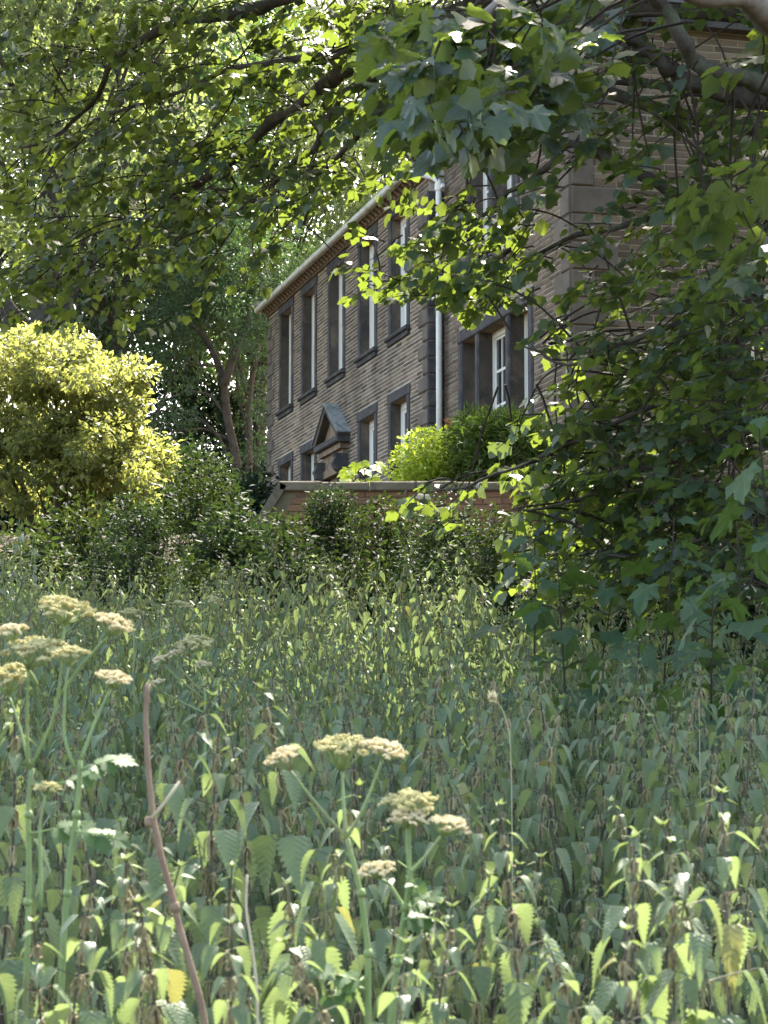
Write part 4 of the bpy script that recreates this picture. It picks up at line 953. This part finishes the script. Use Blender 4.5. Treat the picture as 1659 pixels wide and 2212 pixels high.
HERO = [(1145,1750,3.9,"tall seeding nettle right of the middle cream umbels, with brown tassels"),(1300,1800,3.6,"tall nettle with hanging brown seeds, second from the right edge group"),(1545,1705,3.8,"tallest front nettle near the right edge with arching leaf pairs"),
        (1655,1790,3.5,"front nettle cut by the right edge of the picture"),(1420,2015,3.05,"pale nettle tip nearest the camera at the bottom right"),(470,1545,4.7,"seeding nettle with a brown top just right of the dry stalk"),(625,1480,4.8,"tall pale nettle standing behind the left cream umbel"),
        (360,1500,4.6,"nettle rising directly behind the top of the dry stalk"),(620,1700,4.2,"nettle under the left cream umbel"),(70,1545,4.5,"nettle with pale yellow tassels at the left edge"),(495,1600,5.0,"nettle with dense rusty tassels between dry stalk and umbels"),
        (1205,2030,3.5,"low front nettle with spreading light leaves at the bottom middle"),(800,2010,3.4,"front nettle beneath the lowest cream umbel"),(560,1820,3.9,"front nettle with a leafy top left of the green umbel stalk"),(950,1960,3.6,"front nettle between the two green umbel stalks"),
        (1080,1900,3.9,"nettle just right of the right-hand umbel stalk"),(1480,1900,3.6,"front nettle between the tall right-hand nettles"),(300,1850,3.9,"nettle crossing behind the lower dry stalk"),(650,2050,3.2,"broad-leaved nettle at the bottom left of the green umbel stalk"),(205,1980,3.6,"nettle among the hogweed stalks at the bottom left"),(400,1990,3.3,"nettle right beside the lower dry stalk")]
placed = []
for i, (x, y, Y, lab) in enumerate(HERO):
    tp = atd(x, y, Y); z0 = float(gz(tp[0], Y)); pr = PROTO[9 + i % 5]
    nettle(pr, tp[0], Y, z0, (tp[2] - z0) / pr['H'], R.uniform(0, 6.28), lab, True, lean=(R.normal(0, .03), R.normal(0, .03))); placed.append((tp[0], Y))
pts = []
step = .16
for Y in np.arange(3.0, 19.3, step):
    hwid = .180 * Y + .45
    for X in np.arange(-hwid, hwid, step):
        pts.append((X + R.uniform(-.075, .075), Y + R.uniform(-.075, .075)))
pts = [p for p in pts if all((p[0]-q[0])**2 + (p[1]-q[1])**2 > .006 for q in placed)]
pts.sort(key=lambda p: p[1])
CLEAR = lambda X, Y: .25 * math.sin(2.1 * X + 1.7) * math.sin(1.6 * Y) 
count = len(HERO); far_inst = []
for X, Y in pts:
    px = to_px(np.array([[X, Y, 1.5]]))[0][0]
    if (Y < 4.4 and R.random() < .42) or (4.4 <= Y < 5.8 and R.random() < .22): continue
    z0 = float(gz(X, Y)); s = R.uniform(.64, 1.04) * (1 + .10 * math.sin(1.7 * X + .8) * math.sin(1.1 * Y + .5))
    if Y < 4.2: s *= .92
    elif Y < 5.8: s *= .90
    if Y > 11: s *= R.uniform(.85, 1.22)
    i = int(R.integers(9)); rz = R.uniform(0, 6.28)
    if count < 300 and -25 < px < 793:
        k = "stinging nettle in the front rows with drooping toothed leaves" if Y < 5 else "stinging nettle in the thick of the patch behind the cream umbels"
        nettle(PROTO[9 + i % 5] if Y < 4.6 else PROTO[i], X, Y, z0, s, rz, k, Y < 4.15, lean=(R.normal(0, .09), R.normal(0, .09))); count += 1
    else: far_inst.append((i, X, Y, z0, s, rz, R.normal(0, .07), R.normal(0, .07)))
Vs, Ts, ts, ms = [], [], [], []; off = 0
for (i, X, Y, z0, s, rz, lx, ly) in far_inst:
    V, T, tt, mm = PROTO[i]['far']; c, sn = math.cos(rz), math.sin(rz)
    W = np.empty_like(V); W[:, 0] = s * (c * V[:, 0] - sn * V[:, 1]) + lx * V[:, 2] + X; W[:, 1] = s * (sn * V[:, 0] + c * V[:, 1]) + ly * V[:, 2] + Y; W[:, 2] = s * V[:, 2] + z0
    Vs.append(W); Ts.append(T + off); off += len(V); ts.append((tt * .75 + R.random() * .25)); ms.append(mm)
o = link("nettle_patch", raw_mesh("nettle_patch", np.concatenate(Vs), np.concatenate(Ts), np.concatenate(ts), [M['nettlefar'], M['stemfar'], M['tassel'], M['tasselg']], False, np.concatenate(ms)))
tag(o, "dense bed of stinging nettles sloping up behind the front rows", "nettles", None, "stuff")
print("nettles", count, len(far_inst))

# ================================================================== HOGWEED
def floret_mesh(mat, seed, n=46):
    rg = np.random.default_rng(seed); m_ = MB()
    for _ in range(n):
        r = rg.random() ** .5 * .5; w = rg.uniform(0, 6.28); c = np.array([r * math.cos(w), r * math.sin(w), .12 * (1 - 3 * r * r) + rg.normal(0, .05)]); s = rg.uniform(.07, .13)
        V = [c + s * np.array(q) for q in ((1,0,0),(0,1,0),(-1,0,0),(0,-1,0),(0,0,.8),(0,0,-.9))]
        m_.add(V, [(0,1,4),(1,2,4),(2,3,4),(3,0,4),(1,0,5),(2,1,5),(3,2,5),(0,3,5)], float(rg.random()))
    o = m_.build("umbellet", mat); me = o.data; bpy.data.objects.remove(o); return me
FLO = {'cream': [floret_mesh(M['umbel'], k) for k in range(3)], 'green': [floret_mesh(M['umbelgreen'], k + 5) for k in range(3)]}
LOBED = fan(mirror([(0,0),(.10,.06),(.34,-.05),(.30,.10),(.52,.14),(.40,.26),(.60,.42),(.44,.44),(.50,.62),(.30,.58),(.30,.78),(.14,.78),(0,1.0)]), (0,.3), .5, .2)
me_hl = raw_mesh("leaf", LOBED[0], LOBED[1], np.zeros(len(LOBED[0])), [M['hogleaf']], True)
def umbel(parent, org, base, centre, rad, kind, n, seed, tilt=(0, 0)):
    """rays from base, umbellets on a shallow dome round centre"""
    rg = np.random.default_rng(seed); rays = MB(); spots = []
    up = unit(np.array([tilt[0], tilt[1], 1.0])); a = unit(np.cross(up, [0, 1, 0])); b = np.cross(up, a)
    for i in range(n):
        r = rad * math.sqrt((i + .5) / n) * rg.uniform(.92, 1.06); w = i * 2.4 + rg.normal(0, .15)
        c = centre + a * r * math.cos(w) + b * r * math.sin(w) + up * (rad * .30 * (1 - (r / rad) ** 2) + rg.normal(0, rad * .04))
        rays.tube([base - org, (base + c) / 2 + (c - centre) * .10 - org, c - org], [.0013, .001, .0009], 3, .5, 0, False); spots.append(c)
    u = rays.build("umbel", M['hog'], parent)
    for c in spots:
        o = bpy.data.objects.new("umbellet", FLO[kind][int(rg.integers(3))]); col.objects.link(o); o.parent = u
        o.location = c - org; s = rad * 2.15 / math.sqrt(n) * rg.uniform(.85, 1.15); o.scale = (s, s, s * 1.15); o.rotation_euler = (rg.normal(0, .2) - tilt[1], rg.normal(0, .2) + tilt[0], rg.uniform(0, 6))
def hogweed(label, Y, stem, branches, leaves=(), r=.0066):
    """stem: picture points (bottom to top); branches: (points, umbel centre, radius px, kind, n)"""
    P0 = atd(stem[0][0], stem[0][1], Y); z0 = float(gz(P0[0], Y)); org = np.array([P0[0], Y, z0])
    t = empty("hogweed", tuple(org)); tag(t, label, "hogweed", "hogweed plants above the nettles")
    W = [org + np.array([0, 0, -.03])] + [atd(x, y, Y) for x, y in stem]
    P = wiggle(W, 24, .0015, int(stem[0][0])) - org
    MB().tube(P, np.linspace(r, r * .62, 24), 8).build("stem", M['hog'], t, True)
    for kk, (x, y) in enumerate(stem[1:-1] if len(stem) > 3 else stem[-1:]):
        c = atd(x, y, Y) - org; MB().tube([c - np.array([0, 0, .006]), c, c + np.array([0, 0, .008])], [r * .9, r * 1.25, r * .8], 8).build("node", M['hog'], t, True)
    for bi, (pts, cen, rp, kind, n) in enumerate(branches):
        dY = R.normal(0, .03); Q = wiggle([atd(x, y, Y + dY * (k / max(1, len(pts) - 1))) for k, (x, y) in enumerate(pts)], 10, .0012, bi + 9) - org
        MB().tube(Q, np.linspace(r * .55, r * .33, 10), 6).build("branch", M['hog'], t, True)
        rad = rp * K / F * Y; c = atd(cen[0], cen[1], Y + dY)
        tl = (float(np.clip((cen[0] - pts[0][0]) / 320, -.5, .5)), -.30)
        umbel(t, org, Q[-1] + org, c, rad, kind, int(n * 1.5), int(cen[0] * 7 + cen[1]), tl)
    for (x, y, s, ax, az) in leaves:
        s *= .7
        c = atd(x, y, Y - .02); d0 = unit(np.array([ax, -.3, az])); sd = unit(np.cross(d0, [0, -.6, .8])); lm = MB(); e = c + d0 * s * .8
        near = P[int(np.argmin(np.abs(P[:, 2] - (c - org)[2])))] + org
        lm.tube([near - org, c - org, e - org], [.003, .0022, .0014], 5).build("petiole", M['hog'], t)
        for f, sg, ss in ((.15, -1, .6), (.15, 1, .6), (.6, -1, .55), (.6, 1, .55), (.9, 0, .75)):
            leaf_object("leaf", me_hl, c + d0 * s * .9 * f - org, d0 * (.6 if sg else 1) + sd * sg * .8 + np.array([0, 0, -.25]) + R.normal(0, .12, 3), np.array([0, -.45, .9]) + R.normal(0, .25, 3), s * ss * R.uniform(.8, 1.2), t)
hogweed("big hogweed with four flat seed heads at the left edge", 4.2, [(55,2240),(60,1950),(62,1760),(66,1660)],
        [([(66,1660),(45,1580),(20,1500)], (18,1462), 62, 'green', 16), ([(66,1660),(100,1590),(128,1520),(132,1430),(138,1350)], (142,1318), 62, 'green', 22), ([(132,1500),(180,1430),(235,1375)], (246,1348), 42, 'cream', 16),
         ([(60,1660),(58,1540),(62,1445)], (85,1408), 70, 'green', 20), ([(80,1480),(45,1420),(28,1385)], (22,1364), 34, 'cream', 12)],
        [(150,1690,.075,.9,.35),(120,1790,.08,1,.1)])
hogweed("slim hogweed just left of the dry stalk, with two cream heads", 4.0, [(125,2240),(145,1930),(165,1760),(175,1640)],
        [([(175,1640),(205,1560),(240,1485)], (246,1466), 40, 'cream', 16), ([(90,1960),(85,1780),(98,1715)], (104,1702), 28, 'green', 12), ([(160,1660),(135,1590),(140,1500),(150,1440)], (150,1412), 36, 'green', 12)],
        [(200,1655,.075,1,.3),(185,1800,.09,1,-.1)])
hogweed("tall green hogweed in the middle with a wide cream head and two side heads", 3.8, [(796,2240),(795,2060),(780,1930),(748,1810)],
        [([(748,1810),(742,1740),(740,1665)], (742,1615), 62, 'green', 18), ([(748,1810),(790,1740),(826,1640)], (832,1622), 48, 'cream', 16), ([(748,1810),(690,1745),(630,1665)], (613,1636), 40, 'cream', 16)],
        [(775,2120,.075,-.9,.3),(760,2130,.07,-.6,-.4)])
hogweed("shorter hogweed right of the middle one with clustered cream heads", 3.7, [(840,2240),(858,2080),(876,1960),(884,1890)],
        [([(884,1890),(884,1830),(884,1775)], (888,1735), 60, 'green', 20), ([(884,1890),(880,1830),(878,1790)], (884,1768), 44, 'cream', 16), ([(884,1890),(920,1850),(955,1805)], (972,1782), 42, 'cream', 16), ([(872,1960),(845,1915),(822,1895)], (815,1880), 42, 'cream', 16)],
        [(890,1960,.06,.8,.5),(880,1985,.07,1,.05),(905,1935,.05,-.3,.9)])
hogweed("distant hogweed with a row of small cream heads beyond the dry stalk", 7.2, [(440,1700),(445,1560),(440,1480)],
        [([(440,1480),(420,1430),(415,1410)], (420,1394), 42, 'green', 16), ([(440,1480),(438,1455)], (437,1437), 20, 'cream', 9), ([(440,1500),(385,1440),(380,1425)], (378,1413), 18, 'cream', 9), ([(440,1510),(360,1445),(352,1432)], (348,1425), 19, 'cream', 9), ([(440,1540),(350,1495)], (338,1476), 18, 'cream', 9)], (), .006)
hogweed("far small hogweed heads above the nettles behind the big left umbels", 9.5, [(290,1560),(290,1400),(288,1350)],
        [([(288,1350),(285,1335)], (285,1326), 24, 'green', 10), ([(290,1400),(385,1330)], (392,1308), 20, 'green', 9), ([(290,1400),(460,1320)], (462,1298), 18, 'green', 9)], (), .006)

# ---- dry stalk
Y = 3.7; pts = [(452,2240),(410,2080),(375,1950),(350,1850),(330,1770),(320,1660),(314,1560),(317,1475)]
b0 = atd(*pts[0], Y); org = np.array([b0[0], Y, float(gz(b0[0], Y))]); ds = empty("dry_stalk", tuple(org)); tag(ds, "bare reddish brown dry stalk bending up from the bottom left", "stalk")
P = wiggle([org] + [atd(x, y, Y) for x, y in pts], 40, .0012, 3) - org
MB().tube(P, np.linspace(.0064, .0040, 40) * (1 + .05 * np.sin(np.arange(40) * 1.7)), 9).build("stem", M['dry'], ds, True)
for x, y in ((322,1775),(378,1960)):
    c = atd(x, y, Y) - org; MB().tube([c + np.array([0,0,-.008]), c, c + np.array([0,0,.008])], [.0066, .0078, .0064], 9).build("node", M['dry'], ds, True)
tw = [atd(x, y, Y - .01) - org for x, y in ((328,1768),(355,1735),(388,1688))]; MB().tube(tw, [.004, .003, .0022], 6).build("side_twig", M['straw'], ds, True)
Y = 3.5; pts = [(556,2240),(555,2120),(540,2020),(530,1960),(532,1890)]; b0 = atd(*pts[0], Y); org = np.array([b0[0], Y, float(gz(b0[0], Y))]); ds = empty("dead_stalk", tuple(org)); tag(ds, "thin straw coloured dead stem left of the green hogweed stalk", "stalk")
MB().tube(wiggle([org] + [atd(x, y, Y) for x, y in pts], 20, .001, 4) - org, np.linspace(.0028, .0018, 20), 6).build("stem", M['straw'], ds, True)
# ---- grasses gone to seed
for x, y, yb, Y, lab, k in ((1062,1505,1640,5.6,"bent pale grass seed head above the nettles right of the umbels",1),(1510,1510,1640,6.0,"straight straw coloured grass blade among the right-hand nettles",0)):
    t0 = atd(x + (44 if k else 2), yb, Y); org = np.array([t0[0], Y, float(gz(t0[0], Y))]); g = empty("grass_stalk", tuple(org)); tag(g, lab, "grass")
    pp = [org, t0] + ([atd(x + 36, y + 60, Y), atd(x + 20, y + 20, Y), atd(x, y, Y)] if k else [atd(x, y, Y)]); Pg = wiggle(pp, 16, .0005, 2) - org
    MB().tube(Pg, np.linspace(.0012, .0006, 16), 5).build("blade", M['straw'], g, True)
    if k:
        tq = np.linspace(.86, 1.0, 26); pos = np.stack([np.interp(tq, np.linspace(0, 1, 16), Pg[:, q]) for q in range(3)], -1)
        foliage("seed_head", g, M['umbel'], OVAL2, (pos + org, np.tile(Pg[-1] - Pg[-3], (26, 1)) * 30 + jig(26, .3), jig(26, 1), R.uniform(.014, .024, 26)), org)
# ---- pale leafy plant at the left edge of the bank
pb = empty("pale_willowherb", tuple(atd(20, 1300, 14.5)[:2]) + (float(gz(atd(20,1300,14.5)[0], 14.5)),)); po = np.array(pb.location); tag(pb, "pale grey green leafy plant at the left edge above the nettles", "plant"); sm = MB(); L2 = Leaves()
for i in range(14):
    tp = atd(R.uniform(-60, 95), R.uniform(1085, 1200), 14.5 + R.normal(0, .3)) - po; bs = np.array([R.normal(0, .12), R.normal(0, .12), 0]); Q = wiggle([bs, (bs + tp) / 2 + R.normal(0, .05, 3), tp], 8, .01, i); sm.tube(Q, np.linspace(.007, .002, 8), 4)
    n = 22; tq = R.uniform(.35, 1, n); c = np.stack([np.interp(tq, np.linspace(0, 1, 8), Q[:, q]) for q in range(3)], -1); d = unit(jig(n, 1) * np.array([1, 1, .3])); L2.add(c + po, d + np.array([0, 0, -.2]), np.array([0, 0, 1.]) + jig(n, .4), R.uniform(.06, .12, n))
sm.build("stems", M['hog'], pb); M['pale'] = leaf_mat('pale_leaf', (.16,.19,.12), (.26,.28,.19), (.30,.38,.12), None, .5, .4, .3); foliage("foliage", pb, M['pale'], (OVAL[0] * np.array([.7, 1, 1]), OVAL[1]), L2.arrays(), po)
